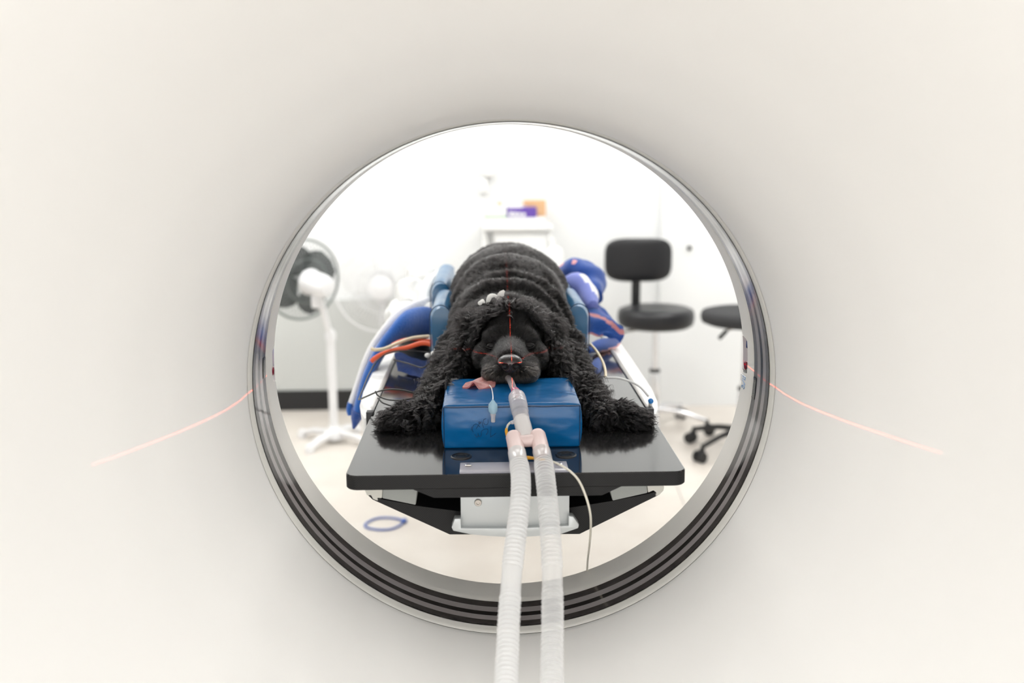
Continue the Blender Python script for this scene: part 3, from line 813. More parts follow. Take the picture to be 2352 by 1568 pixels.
# clipped coat on the back, neck
p, n = sample(['body','neck'], 13000, lambda c: (c[:,2] > .90)*np.where(c[:,1] < 2.35, 1., .3))
comb = np.array([0,1.,-.25])+vnoise(p,16)*.8+np.stack([p[:,0]*3,0*p[:,0],0*p[:,0]],1)
strands('back_coat', 'short clipped black coat on the back and neck', p, n, comb, .0078, 5, .42, .03, .0004, 3., .00028, kids=11, spread=.0042, tipk=.75)
# head and muzzle, combed away from the nose
HAIRG = HAIRM.copy(); HAIRG.name = 'greying_hair'
HAIRG.node_tree.nodes[hb.name].inputs['Color'].default_value = (.040,.033,.028,1)
p, n = sample(['muzzle'], 1500, lambda c: np.clip((.974-c[:,2])/.022,0,1)*(c[:,1] < 1.66))
o = strands('muzzle_whiskers', 'greying brown hair around the lips', p, n, nrm(p-np.array([.001,1.585,.990]))+vnoise(p,30,2)*.25, .0075, 6, .24, .03, .0003, 3., .00016, kids=6, spread=.002, tipk=.5)
o.data.materials.clear(); o.data.materials.append(HAIRG)
p, n = sample(['head','muzzle'], 11000)
c0 = p-np.array([.001,1.585,.985]); comb = nrm(c0)+vnoise(p,30,2)*.25
ln = np.where(p[:,2] > 1.028, .015, np.where(p[:,1] < 1.63, .0050, .0080))
strands('face_coat', 'short smooth black hair on the face', p, n, comb, ln, 6, .26, .02, .0003, 3., .00020, kids=8, spread=.0022, tipk=.5)
# top knot
p, n = sample(['head','ear','neck'], 700, lambda c: (c[:,2] > 1.015)&(np.abs(c[:,0]-.004) < .085)&(c[:,1] > 1.715)&(c[:,1] < 1.80))
comb = np.stack([(p[:,0]-.004)*12, 0*p[:,0]+.3, 0*p[:,0]-.2],1)+vnoise(p,28,3)*.9
strands('top_knot', 'longer wavy hair on top of the head', p, n, comb, .032, 14, .42, .06, .0048, 8., .00025, kids=20, spread=.0036, tipk=.2, kink=.05)
# ears
p, n = sample(['ear'], 1700)
comb = np.stack([np.sign(p[:,0])*.45, 0*p[:,0]-.15, 0*p[:,0]-1],1)+vnoise(p,26,4)*.6
strands('ear_fringe', 'long curly hair hanging from the ears', p, n, comb, .042, 18, .30, .10, .0050, 13., .00027, floor=TT, kids=18, spread=.0034, tipk=.22, kink=.05)
# legs
p, n = sample(['leg','upper'], 2900)
comb = np.stack([np.sign(p[:,0])*.45, 0*p[:,0]-.40, 0*p[:,0]-.8],1)+vnoise(p,24,5)*.8
strands('leg_feathering', 'long wavy feathering on the fore legs', p, n, comb, .038, 18, .36, .07, .0052, 12., .00028, floor=TT, kids=18, spread=.0038, tipk=.2, kink=.05)
# paws
p, n = sample(['paw'], 1100)
comb = np.stack([np.sign(p[:,0])*.9, 0*p[:,0]-.5, 0*p[:,0]-.3],1)+vnoise(p,40,6)*.9
strands('paw_coat', 'tufted hair on the paws', p, n, comb, .018, 10, .42, .06, .0018, 8., .00027, floor=TT, kids=14, spread=.0035, tipk=.2, kink=.05)

# gauze tie behind the head
b = BM()
for ctrl in ([(1100,702),(1107,694),(1114,697)], [(1119,701),(1125,684),(1136,681),(1146,688),(1152,676),(1158,670)]):
    path = spline([at(x,y,1.775+.002*i)+Vector((0,-.014,.004)) for i,(x,y) in enumerate(ctrl)], 16)
    add_tube(b, path, lambda t: .0058*(1-.45*abs(2*t-1)**2)*(1+.25*math.sin(t*11)), 10, flat=.45)
g = obj('gauze_tie', b, GAUZE); tag(g, 'white gauze tie knotted behind the dog\'s head', 'gauze tie')
b = BM(); add_tube(b, spline([at(1112,697,1.775),at(1118,700,1.77),at(1124,694,1.775)], 10)+[], .0040, 8); obj('dark_band', b, SKIN, g)['label'] = 'black band of the tie'

# ================================================================== AIRWAY
# tube in the mouth
et = empty('breathing_tube', at(1178,890,1.565)); tag(et, 'clear breathing tube with ribbed connector coming out of the dog\'s mouth', 'breathing tube')
pa = [Vector((-.003,1.600,.953)), at(1172,874,1.578), at(1178,888,1.545), at(1184,900,1.520)]
b = BM(); add_tube(b, spline(pa, 16), .0054, 20); obj('tube', b, CLEAR, et)
b = BM(); q = [at(1183.4,898,1.523), at(1186,904,1.513)]; add_tube(b, q, .0070, 20); obj('collar', b, BLOODY, et)['label'] = 'magenta collar'
b = BM(); q = spline([at(1185,902,1.516), at(1191,928,1.475), at(1198,963,1.445)], 40)
def rconn(t):
    r = .0072+.0058*min(1,t/.22) if t < .22 else .0130
    if t > .78: r = .0122
    return r + .0006*(math.sin(t*70) > .5)*(t > .2)*(t < .62)
add_tube(b, q, rconn, 28); obj('connector', b, CONN, et)['label'] = 'ribbed clear connector'
b = BM(); q = spline([at(1197,961,1.447), at(1204,988,1.428), at(1208,1008,1.416)], 20)
add_tube(b, q, lambda t: .0118+.0006*min(1,t*4), 28); obj('cuff', b, CUFFP, et)['label'] = 'milky white cuff'
b = BM(); add_tube(b, [at(1186,967,1.445), at(1176,970,1.443), at(1172,970,1.442)], [.0034,.0030,.0022], 12); obj('port', b, CONN, et)
# Y-piece and the two corrugated hoses
yp = empty('hose_junction', at(1209,1008,1.41)); tag(yp, 'H-shaped plastic junction joining tube and hoses, laser glow painted pale pink into its colour', 'hose junction')
b = BM(); A = at(1183,1014,1.408); B_ = at(1238,1010,1.408)
add_tube(b, [A, A.lerp(B_,.5), B_], .0092, 20)
obj('crossbar', b, YPL, yp)
def hose_path(c): return [at(x,y,Y) for x,y,Y in c]
hl = [(1179,998,1.420),(1184,1022,1.400),(1190,1055,1.368),(1196,1095,1.322),(1195,1150,1.285),(1186,1225,1.245),(1177,1300,1.205),(1172,1370,1.170),(1168,1440,1.135),(1165,1510,1.100),(1162,1585,1.060),(1160,1680,1.01)]
hr_ = [(1233,994,1.420),(1240,1020,1.400),(1247,1052,1.368),(1252,1092,1.322),(1258,1150,1.285),(1264,1225,1.245),(1268,1300,1.205),(1269,1370,1.170),(1269,1440,1.135),(1268,1510,1.100),(1268,1585,1.060),(1267,1680,1.01)]
for c in (hl, hr_):
    P_ = hose_path(c)
    b = BM(); q = spline(P_[:3], 20)[:15]; add_tube(b, q, lambda t: .0100+.0020*min(1,t*8), 24); obj('arm', b, YPL, yp)
def corrugated(name, c, m, label, smooth_):
    m_ = tuple((c[1][i]+c[2][i])/2 for i in range(3)); P_ = spline(hose_path([m_]+c[2:]), 1400)
    acc = [0.]
    for i in range(1,len(P_)): acc.append(acc[-1]+(P_[i]-P_[i-1]).length)
    tot = acc[-1]
    # sample evenly at 1/8 of a corrugation
    per = .0064; n = int(tot/per*10); out = []; j = 0
    for i in range(n+1):
        s = tot*i/n
        while j < len(acc)-2 and acc[j+1] < s: j += 1
        f = (s-acc[j])/max(1e-9, acc[j+1]-acc[j]); out.append(P_[j].lerp(P_[j+1], min(1,f)))
    R = []
    for i in range(n+1):
        s = tot*i/n; w = 1.
        for a, c2 in smooth_:
            w = min(w, max(0., min(1., max(a-s, s-c2)/.006)))
        R.append(.0128*w + .0131*(1-w) +   .0034*w*(abs(math.sin(PI*s/per))**.65-.62))
    b = BM(); add_tube(b, out, R, 32, cap=False)
    o = obj(name, b, m, angle=85); return tag(o, label, 'hose', 'corrugated breathing hoses')
corrugated('corrugated_hose', hl, HOSE, 'left milky corrugated breathing hose running down from the laser-tinted junction', [(0,.026),(.215,.247),(.40,.46)])
corrugated('corrugated_hose', hr_, HOSEC, 'right, more see-through corrugated hose beside the thin sampling line', [(0,.026),(.215,.238),(.40,.46)])
# gas sampling line
sl = empty('sampling_line', at(1265,1062,1.38)); tag(sl, 'thin clear sampling line with amber connectors curling down beside the right hose', 'thin tube')
b = BM(); add_tube(b, spline([at(1172,970,1.442), at(1166,977,1.442), at(1163.5,988,1.436), at(1163,995,1.432)], 16), .0017, 10)
add_tube(b, spline([at(1252,1056,1.372),at(1275,1062,1.360),at(1303,1077,1.345),at(1327,1100,1.332),at(1344,1135,1.322),at(1355,1175,1.33),at(1357,1210,1.36),at(1354,1250,1.42),at(1350,1285,1.50),at(1348.5,1312,1.575),at(1349,1330,1.63)], 90), .0017, 10)
obj('line', b, CREAM if False else mat('sampling_pvc', (.72,.68,.58), .2, coat=.3), sl)
add_bump(MATS['sampling_pvc'], scale=100, strength=.02)
b = BM(); add_tube(b, [at(1163,984,1.438), at(1163,990,1.434), at(1165,1000,1.430)], [.0017,.0024,.0026], 12)
obj('connector', b, YELLO, sl)['label'] = 'amber connector'; b = BM()
add_tube(b, [at(1198,1049,1.385), at(1215,1051,1.385), at(1228,1052,1.380), at(1252,1056,1.372)], [.0024,.0027,.0020,.0018], 12)
o = obj('connector', b, YELLO, sl); o['label'] = 'amber connector'
# pilot balloon
pb = empty('pilot_balloon', at(1132,930,1.470)); tag(pb, 'small pale blue pilot balloon hanging on a thin line over the block', 'pilot balloon')
b = BM(); add_tube(b, spline([at(1124,884,1.590), at(1129,894,1.555)+Vector((0,0,.002)), at(1132,908,1.49), at(1132,920,1.464)], 24), .0009, 8); obj('line', b, mat('white_line', (.8,.8,.82), .3), pb)
add_bump(MATS['white_line'], scale=100, strength=.02)
def vert_lathe(pr, m, name, parent):
    b = BM(); top = at(1132,917,1.463); add_lathe(b, [(r,-h) for r,h in pr], top, (0,.0,1), 24); return obj(name, b, m, parent)
vert_lathe([(.0010,0),(.0030,.003),(.0066,.0075),(.0072,.012),(.0066,.0185),(.0045,.0215),(.0040,.022)], BALB, 'balloon', pb)
vert_lathe([(.0040,.019),(.0046,.023),(.0040,.0255),(.0034,.028),(.0034,.035),(.0027,.0355),(.0024,.030)], CONN, 'valve', pb)

# ================================================================== BLANKETS, TOWEL
def folded(name, ctrl, rad, m, flat=1., seg=20, n=60, amp=.15, sc=14., upv=None, parent=None, seed=0, mif=None):
    b = BM(); path = spline(ctrl, n)
    rg = add_tube(b, path, rad, seg, upv=upv, flat=flat)
    for ring in rg:
        c = sum((v.co for v in ring), Vector())/len(ring)
        for v in ring:
            d = v.co-c; v.co = c+d*(1+amp*noise.noise(v.co*sc+Vector((seed*7,0,0)))*2)
    if mif:
        for f in b.faces: f.material_index = mif(f.calc_center_median())
    ms = m
    return obj(name, b, ms, parent, angle=80)
lb = empty('fleece_blanket', at(900,780,2.14)); tag(lb, 'blue fleece blanket with white underside drooping off the left table edge', 'blanket')
folded('fleece', [at(1012,742,2.26), at(972,737,2.22), at(930,748,2.16), at(890,785,2.12), at(860,830,2.10), at(840,880,2.08), at(827,925,2.07), at(822,950,2.07)],
       [.030+.0*i for i in range(12)]+[.030-.0003*i for i in range(28)]+[.0216-.00015*i for i in range(20)], [FLBLUE], flat=.55, upv=(1,0,0), parent=lb, amp=.10)
folded('corner', [at(824,940,2.068), at(819,957,2.07), at(816,970,2.07), at(812,984,2.07)], lambda t: .021*(1-t)**.8+.0035, [FLNAVY], flat=.6, n=24, parent=lb, amp=.1, upv=(1,0,0))
folded('white_lining', [at(985,706,2.29), at(940,722,2.24), at(897,752,2.18), at(860,798,2.15), at(836,850,2.13), at(818,900,2.11), at(808,930,2.10)],
       lambda t: .030-.013*t, [FLWHITE], flat=.5, upv=(1,0,0), parent=lb, amp=.10, seed=2)
folded('hem', [at(806,925,2.09), at(803,940,2.09), at(806,952,2.09)], .008, [FLBLUE], n=12, parent=lb, seed=5)
# navy fold lying on the board left of the trough
b = BM(); 
vs = []
nu, nv_ = 24, 14
TL, TR, BL, BR = at(905,812,2.10), at(1003,800,2.10), at(913,828,2.02), at(992,856,1.93)
grid = []
for i in range(nu):
    for j in range(nv_):
        u, v = i/(nu-1), j/(nv_-1)
        p = TL.lerp(TR,u).lerp(BL.lerp(BR,u), v); p.z = TT+.004+.022*(1-v)**.6*(.6+.4*math.sin(u*5+1))+.004*noise.noise(Vector((u*4,v*3,0)))
        grid.append(b.verts.new(p))
for i in range(nu-1):
    for j in range(nv_-1): b.faces.new((grid[i*nv_+j],grid[(i+1)*nv_+j],grid[(i+1)*nv_+j+1],grid[i*nv_+j+1]))
bmesh.ops.solidify(b, geom=list(b.faces), thickness=.004)
bmesh.ops.recalc_face_normals(b, faces=b.faces)
obj('flap', b, FLNAVY, lb)
# white towel heap left of the troughs
tw = empty('towel', at(985,670,2.55)); tag(tw, 'crumpled white towel heaped left of the foam troughs', 'towel')
b = BM()
for c, r in (((-.218,2.46,.955),(.045,.12,.055)),((-.235,2.38,.93),(.045,.10,.045)),((-.212,2.60,.985),(.042,.10,.05)),((-.235,2.52,.915),(.045,.12,.04))):
    add_ellipsoid(b, c, r, sub=5)
for v in b.verts: v.co += v.co.normalized()*0+Vector((noise.noise(v.co*22),noise.noise(v.co*22+Vector((9,0,0))),noise.noise(v.co*22+Vector((0,9,0)))))*.016
obj('heap', b, TOWEL, tw, angle=80)
folded('fold', [at(1020,742,2.23)+Vector((0,-.01,0)), at(1003,735,2.25), at(988,716,2.27), at(975,690,2.34), at(985,650,2.46), at(1010,636,2.6)], lambda t: .020+.006*math.sin(t*6), [TOWEL], parent=tw, amp=.15, seed=3)
# right-hand blanket
rb = empty('striped_blanket', at(1370,720,2.3)); tag(rb, 'blue blanket with pink and lilac stripes bunched right of the troughs', 'blanket')
folded('bunch', [at(1290,645,2.62), at(1312,628,2.60), at(1340,628,2.58), at(1358,650,2.55), at(1362,685,2.50)], lambda t: .026+.012*math.sin(PI*t), [FLNAVY, FLPINK], parent=rb, amp=.22, sc=22, seed=4,
       mif=lambda c: 1 if noise.noise(c*26+Vector((3,1,0))) > .38 and c.z > 1.0 else 0)
folded('lilac_fold', [at(1290,660,2.50), at(1322,655,2.46), at(1345,672,2.42), at(1362,702,2.36)], lambda t: .030*math.sin(PI*(.12+.80*t))**.6, [FLLIL, FLWHITE], parent=rb, amp=.15, sc=20, seed=6,
       mif=lambda c: 1 if abs(((c.x*1.2+c.z*.9)*9) % 1-.5) < .12 else 0)
b = BM(); nu, nv_ = 40, 30; grid = []
E1 = spline([at(1330,690,2.46), at(1362,693,2.42), at(1392,716,2.36), at(1412,742,2.28)], nu)
E2 = spline([at(1338,760,2.30), at(1360,772,2.27), at(1392,776,2.25), at(1425,790,2.22)], nu)
for i in range(nu):
    for j in range(nv_):
        u, v = i/(nu-1), j/(nv_-1); p = E1[i].lerp(E2[i], v)
        p.y -= .035*math.sin(PI*v); p.z += .012*math.sin(PI*v)+.006*noise.noise(Vector((u*5,v*5,1.)))+.004*math.sin(v*12+u*3)
        p.x += .010*math.sin(PI*v)*u
        grid.append(b.verts.new(p))
for i in range(nu-1):
    for j in range(nv_-1):
        f = b.faces.new((grid[i*nv_+j],grid[(i+1)*nv_+j],grid[(i+1)*nv_+j+1],grid[i*nv_+j+1])); v = (j+.5)/(nv_-1)+.05*math.sin(i*.15)
        f.material_index = 1 if (.14 < v < .24) else (2 if .46 < v < .60 else (2 if v > .97 else 0))
bmesh.ops.solidify(b, geom=list(b.faces), thickness=.012); bmesh.ops.recalc_face_normals(b, faces=b.faces)
obj('striped_fold', b, [FLBLUE, FLLIL, FLPINK], rb, angle=80)
folded('under_fold', [at(1350,805,2.16), at(1372,796,2.2), at(1400,790,2.26), at(1420,786,2.3)], lambda t: .015*math.sin(PI*(.1+.8*t))**.6, [FLNAVY, FLPINK], parent=rb, flat=.9, amp=.12, seed=8, mif=lambda c: 1 if c.z < .876 else 0)
folded('edge', [at(1355,862,1.97), at(1366,846,2.02), at(1376,826,2.08)], lambda t: .014*math.sin(PI*(.1+.8*t))**.6, [FLNAVY], parent=rb, amp=.2, seed=9)

# ================================================================== LEADS AND LINES
def cable(name, ctrl, r, m, label, n=70, extra=None):
    b = BM(); add_tube(b, spline(ctrl, n), r, 10)
    for e in (extra or []): add_tube(b, spline(e, n), r, 10)
    return tag(obj(name, b, m), label, 'cable' if m is BWIRE else 'tube')
cable('orange_tube', [at(1002,793,2.02), at(970,788,2.03), at(935,798,2.04), at(905,804,2.04), at(880,812,2.04), at(862,822,2.04), at(853,830,2.04)], .0050, ORANGE, 'orange rubber tube whose end hangs over the left table edge')
cable('orange_tube', [at(1002,782,2.06), at(978,782,2.07), at(950,778,2.075), at(922,782,2.07), at(900,792,2.065)], .0036, ORANGE, 'thinner orange tube arching above the thick orange one')
cable('cream_tube', [at(985,772,2.075), at(948,776,2.065), at(915,787,2.05), at(885,800,2.03), at(862,803,2.02), at(852,800,2.02)], .0036, CREAM, 'cream tube over the orange tubes on the left')
cable('black_cable', [at(1000,812,2.03), at(950,806,2.03), at(900,808,2.02), at(868,826,2.0), at(848,858,1.96), at(835,890,1.90), at(826,912,1.85), at(825,917,1.80), at(840,911,1.76), at(868,899,1.72), at(895,894,1.70), at(925,896,1.69), at(950,902,1.69)], .0015, BWIRE, 'black cable looping over the left table edge to the dog\'s leg')
cable('black_cable', [at(862,898,1.74), at(868,908,1.735), at(885,916,1.72), at(910,919,1.70), at(940,916,1.69), at(965,912,1.69)], .0014, BWIRE, 'black cable lying flat behind the left paw')
cable('black_cable', [at(868,914,1.725), at(878,924,1.71), at(890,929,1.70), at(905,934,1.69)], .0014, BWIRE, 'short black cable end nearest the left paw')
cable('black_cable', [at(905,826,2.02), at(935,834,1.98), at(968,844,1.95), at(985,836,1.93), at(1000,826,1.93)], .0016, BWIRE, 'dark cable on the board in front of the navy blanket fold')
cable('cream_line', [at(1356,790,1.955), at(1370,806,1.93), at(1384,830,1.87), at(1390,850,1.80), at(1391,866,1.76)], .0026, CREAM, 'cream line looping out from the right trough end to the dog\'s leg')
cable('white_line', [at(1390,867,1.76), at(1420,868,1.755), at(1448,876,1.75), at(1470,888,1.745), at(1490,910,1.735)], .0020, PLASW, 'thin white line running from the dog\'s right leg to the rail')
# white clips at the left trough end
b = BM()
for cx, cy, r in ((982,816,.006),(998,812,.008)): add_ellipsoid(b, at(cx,cy,1.945), (r,.006,r*.8), sub=3)
add_box(b, tuple(at(996,816,1.95)), tuple(at(1004,800,1.956)), .001)
tag(obj('lead_clip', b, PLASW), 'white lead clips at the foot of the left trough wall', 'clip')

# ================================================================== BEHIND: FANS
def make_fan(name, hub, axis, R, m_wire, m_blade, base_xy, label, nw=56, hub_r=.055, blades=4, pole_m=FANW, rings=7, cap_r=None, gap=.11):
    """axis: horizontal-ish direction in which the fan blows"""
    hub = Vector(hub); ax = Vector(axis).normalized(); u = ax.cross(Vector((0,0,1))).normalized(); v = u.cross(ax).normalized()
    t = empty(name, (base_xy[0], base_xy[1], 0)); tag(t, label, 'fan')
    g = BM(); disc = hub+ax*gap
    add_torus(g, disc, R, .0055, ax, 72, 8)
    for off in (-1, 1):
        add_torus(g, disc+ax*off*.045, R*.55, .0016, ax, 48, 5); add_torus(g, disc+ax*off*.05, R*.28, .002, ax, 40, 5)
        for k in range(nw):
            a = 2*PI*k/nw; d = u*math.cos(a)+v*math.sin(a)
            add_tube(g, [disc+d*R, disc+d*R*.8+ax*off*.035, disc+d*R*.5+ax*off*.05, disc+d*R*.18+ax*off*.052], .0011, 4, cap=False)
    obj('grille', g, m_wire, t)
    bl = BM()
    for k in range(blades):
        a0 = 2*PI*k/blades+.5; prev = None
        for j in range(9):
            r = R*(.16+.74*j/8); wdt = (.26+.66*math.sin(PI*min(1,(j+1.2)/9.5)))
            A = disc+(u*math.cos(a0-wdt)+v*math.sin(a0-wdt))*r-ax*.015; B2 = disc+(u*math.cos(a0+wdt)+v*math.sin(a0+wdt))*r+ax*.02
            C2 = disc+(u*math.cos(a0)+v*math.sin(a0))*r*1.02
            cur = [bl.verts.new(A), bl.verts.new(C2), bl.verts.new(B2)]
            if prev:
                bl.faces.new((prev[0],cur[0],cur[1],prev[1])); bl.faces.new((prev[1],cur[1],cur[2],prev[2]))
            prev = cur
    bmesh.ops.solidify(bl, geom=list(bl.faces), thickness=.002)
    obj('blades', bl, m_blade, t)
    h = BM(); add_lathe(h, [(.002,-.105),(hub_r*.75,-.10),(hub_r*1.05,-.07),(hub_r*1.15,-.02),(hub_r*1.15,.03),(hub_r*1.3,.055),(.002,.056)], hub, ax, 32); obj('motor_housing', h, FANW, t)
    c = BM(); add_lathe(c, [((cap_r or .035),0),((cap_r or .035),.006),(.02,.014),(.001,.016)], disc+ax*.05, ax, 28); obj('hub_cap', c, FANW, t)
    p = BM(); bx, by = base_xy
    add_tube(p, [Vector((bx,by,.03)), Vector((bx,by,.50))], .019, 20); add_tube(p, [Vector((bx,by,.49)), Vector(hub)-Vector((0,0,.045))-ax*.02], .014, 20); add_lathe(p, [(.024,0),(.026,.03),(.016,.05)], (bx,by,.48), (0,0,1), 24)
    add_box(p, (hub.x-.022,hub.y-.03,hub.z-.105), (hub.x+.022,hub.y+.03,hub.z-.045), .006)
    obj('pole', p, pole_m, t)
    s_ = BM()
    for k in range(4):
        a = PI/4+PI/2*k+.3; d = Vector((math.cos(a), math.sin(a), 0)); pp_ = [Vector((bx,by,.045)), Vector((bx,by,.04))+d*.12, Vector((bx,by,.018))+d*.19]
        add_tube(s_, pp_, [.020,.017,.016], 10, flat=.8); add_lathe(s_, [(.02,0),(.022,.02),(.012,.04)], Vector((bx,by,0))+d*.185, (0,0,1), 16)
    add_lathe(s_, [(.045,.02),(.045,.05),(.022,.08)], (bx,by,0), (0,0,1), 28)
    obj('base', s_, FANW, t)
    return t
make_fan('pedestal_fan', at(727,652,4.42)+Vector((0,0,0)), (-.62,.78,.06), .183, FANG, BLADE, (-.748,4.47), 'pedestal fan with smoky grey blades, seen from behind by the grey wainscot', hub_r=.046, gap=.125)
make_fan('pedestal_fan', tuple(at(878,650,4.97)), (.05,-1,0), .228, FANW, BLADEW, (-.553,4.93), 'all-white pedestal fan facing the viewer between grey fan and blanket', cap_r=.058, hub_r=.05)

# ================================================================== STOOLS
def make_stool(cx, cy, seat_z, r, thick, leg_m, leg_angles, leg_len, label, back=None, m_seat=LEATH, lever=(-1,-.2)):
    t = empty('wheeled_stool', (cx, cy, 0)); tag(t, label, 'stool', None)
    b = BM(); z0 = seat_z-thick
    add_lathe(b, [(.001,z0),(r*.86,z0),(r*.97,z0+thick*.15),(r,z0+thick*.4),(r,z0+thick*.68),(r*.965,z0+thick*.9),(r*.85,z0+thick),(r*.4,z0+thick*.94),(.001,z0+thick*.92)], (cx,cy,0), (0,0,1), 56, cap=False)
    obj('seat', b, m_seat, t, angle=70)
    b = BM(); add_lathe(b, [(.075,z0-.012),(.09,z0),(.09,z0+.004)], (cx,cy,0), (0,0,1), 32); 
    add_tube(b, [Vector((cx,cy,z0-.006)), Vector((cx+lever[0]*.16,cy+lever[1]*.16,z0-.012)), Vector((cx+lever[0]*.20,cy+lever[1]*.2,z0-.022))], .005, 8)
    lv = obj('lever', b, STEEL, t)
    b = BM(); add_tube(b, [Vector((cx+lever[0]*.18,cy+lever[1]*.18,z0-.016)), Vector((cx+lever[0]*.235,cy+lever[1]*.235,z0-.04))], .009, 10); obj('grip', b, BPLAS, lv)
    b = BM(); add_lathe(b, [(.014,.28),(.014,z0)], (cx,cy,0), (0,0,1), 24); add_lathe(b, [(.025,.07),(.025,.27),(.021,.29)], (cx,cy,0), (0,0,1), 24); obj('column', b, CHROME, t)
    b = BM(); add_lathe(b, [(.024,.285),(.027,.292),(.024,.300)], (cx,cy,0), (0,0,1), 24); obj('collar', b, BPLAS, t)
    for a in leg_angles:
        d = Vector((math.cos(math.radians(a)), math.sin(math.radians(a)), 0)); c0 = Vector((cx,cy,0))
        b = BM(); add_tube(b, spline([c0+d*.015+Vector((0,0,.105)), c0+d*leg_len*.5+Vector((0,0,.098)), c0+d*leg_len+Vector((0,0,.068))], 14), lambda t_: .018-.005*t_, 12, flat=.75)
        lg = obj('leg', b, leg_m, t)
        b = BM(); e = c0+d*(leg_len+.004); sd = Vector((-d.y,d.x,0))
        for s in (-1,1):
            add_lathe(b, [(.001,-.009),(.022,-.009),(.025,-.006),(.025,.006),(.022,.009),(.001,.009)], e+sd*s*.016+Vector((0,0,.0255))+d*.012, sd, 24)
        add_box(b, tuple(e+Vector((-.012,-.012,.03))), tuple(e+Vector((.012,.012,.06))), .004); add_tube(b, [e+Vector((0,0,.055)), e+Vector((0,0,.078))], .007, 10)
        obj('caster', b, BPLAS, lg)
    if back:
        bx, by, bz0, bz1, hw, th = back
        b = BM(); h = (bz1-bz0)/2; zc = (bz0+bz1)/2; nu, nv_ = 28, 18
        for side in (0,1): pass
        pts = []
        add_ellipsoid(b, (0,0,0), (1,1,1), sub=5)
        for v in b.verts:
            x, y, z = v.co
            e = .42; f = lambda q, e_: math.copysign(abs(q)**e_, q)
            nx, nz = f(x,.5), f(z,.5); m_ = max(1e-6,(abs(nx)**4+abs(nz)**4)**.25)
            rr = math.sqrt(x*x+z*z); 
            nx, nz = nx/m_*rr**.55, nz/m_*rr**.55
            v.co = Vector((bx+hw*nx, by+th*f(y,.6)+.02*nx*nx, zc+h*nz))
        obj('backrest', b, m_seat, t, angle=80)
        b = BM(); add_tube(b, [Vector((bx-.012,by+th*.4,zc-.02)), Vector((bx-.012,by+th*.4,bz0-.02)), Vector((bx-.012,by+.01,z0+.02)), Vector((bx,by-.03,z0-.01)), Vector((cx,cy,z0-.008))], .016, 12, flat=.5)
        add_box(b, (bx-.033,by-.004,z0+.02), (bx+.010,by+.012,zc), .003)
        obj('back_post', b, BPLAS, t)
    return t
make_stool(.758, 4.60, .594, .180, .088, CHROME, (-96,-22,50,122,194), .252, 'black leather stool with padded backrest and chrome base', back=(.706,4.815,.690,.902,.165,.030), lever=(-.92,-.38))
make_stool(1.085, 4.22, .640, .195, .060, BPLAS, (212,284,356,68,140), .235, 'backless black stool cut off by the bore rim at right', m_seat=FABR, lever=(-.6,-.5))

# ================================================================== CART AND GOODS AT THE BACK WALL
ct = empty('supply_cart', (.115, 4.95, 0)); tag(ct, 'white supply cart against the back wall behind the dog', 'cart')
b = BM(); add_box(b, (-.055,4.80,.945), (.288,5.085,.966), .005); obj('top', b, PLASW, ct)
b = BM(); add_box(b, (.0,4.83,.05), (.265,5.08,.945), .004); 
obj('cabinet', b, PLASW, ct)
b = BM()
for k in range(4): add_box(b, (.006,4.822,.10+k*.21), (.259,4.832,.30+k*.21), .004)
obj('drawer_front', b, PLASW, ct)
b = BM()
for x in (-.045,.278):
    for y in (4.82,5.07): add_tube(b, [Vector((x,y,0)), Vector((x,y,.95))], .009, 10)
obj('post', b, PLASW, ct)
b = BM(); add_tube(b, [Vector((-.036,4.83,.84)), Vector((-.036,4.83,.92))], .008, 10); obj('handle', b, PLASW, ct)
def box_thing(name, lo, hi, m, label, bev=.002):
    t = empty(name, ((lo[0]+hi[0])/2,(lo[1]+hi[1])/2,lo[2])); tag(t, label, 'box'); b = BM(); add_box(b, lo, hi, bev); obj('carton', b, m, t, smooth=False); return t
box_thing('tray_box', (-.04,4.86,.967), (.250,5.02,1.001), WCARD, 'flat white box on the cart top carrying the cartons')
t = box_thing('glove_box', (.068,4.87,1.002), (.212,4.96,1.050), PURPLE, 'purple and white glove carton on top of the flat white box')
b = BM()
for k in range(4): add_box(b, (.078+k*.021,4.868,1.008), (.094+k*.021,4.8705,1.030-.002*k), .0)
obj('print', b, WCARD, t, smooth=False)
b = BM(); add_box(b, (.072,4.872,1.0495), (.142,4.958,1.0515)); obj('lid', b, WCARD, t, smooth=False)
t = box_thing('cardboard_box', (.166,4.965,1.002), (.262,5.05,1.079), CARDB, 'brown cardboard box standing behind the purple carton')
b = BM(); add_box(b, (.150,4.962,1.055), (.168,4.985,1.079), .001); obj('flap', b, CARDB, t, smooth=False)
t = box_thing('white_carton', (-.045,4.88,1.002), (.062,4.98,1.058), WCARD, 'white carton with green base strip left of the purple one')
b = BM(); add_box(b, (-.045,4.8785,1.003), (.063,4.8805,1.009)); obj('strip', b, GREENP, t, smooth=False)
b = BM(); add_box(b, (.020,4.90,1.0585), (.045,4.94,1.078), .003); tag(obj('small_jar', b, PEACH), 'tiny peach-coloured pot on the white carton', 'pot')
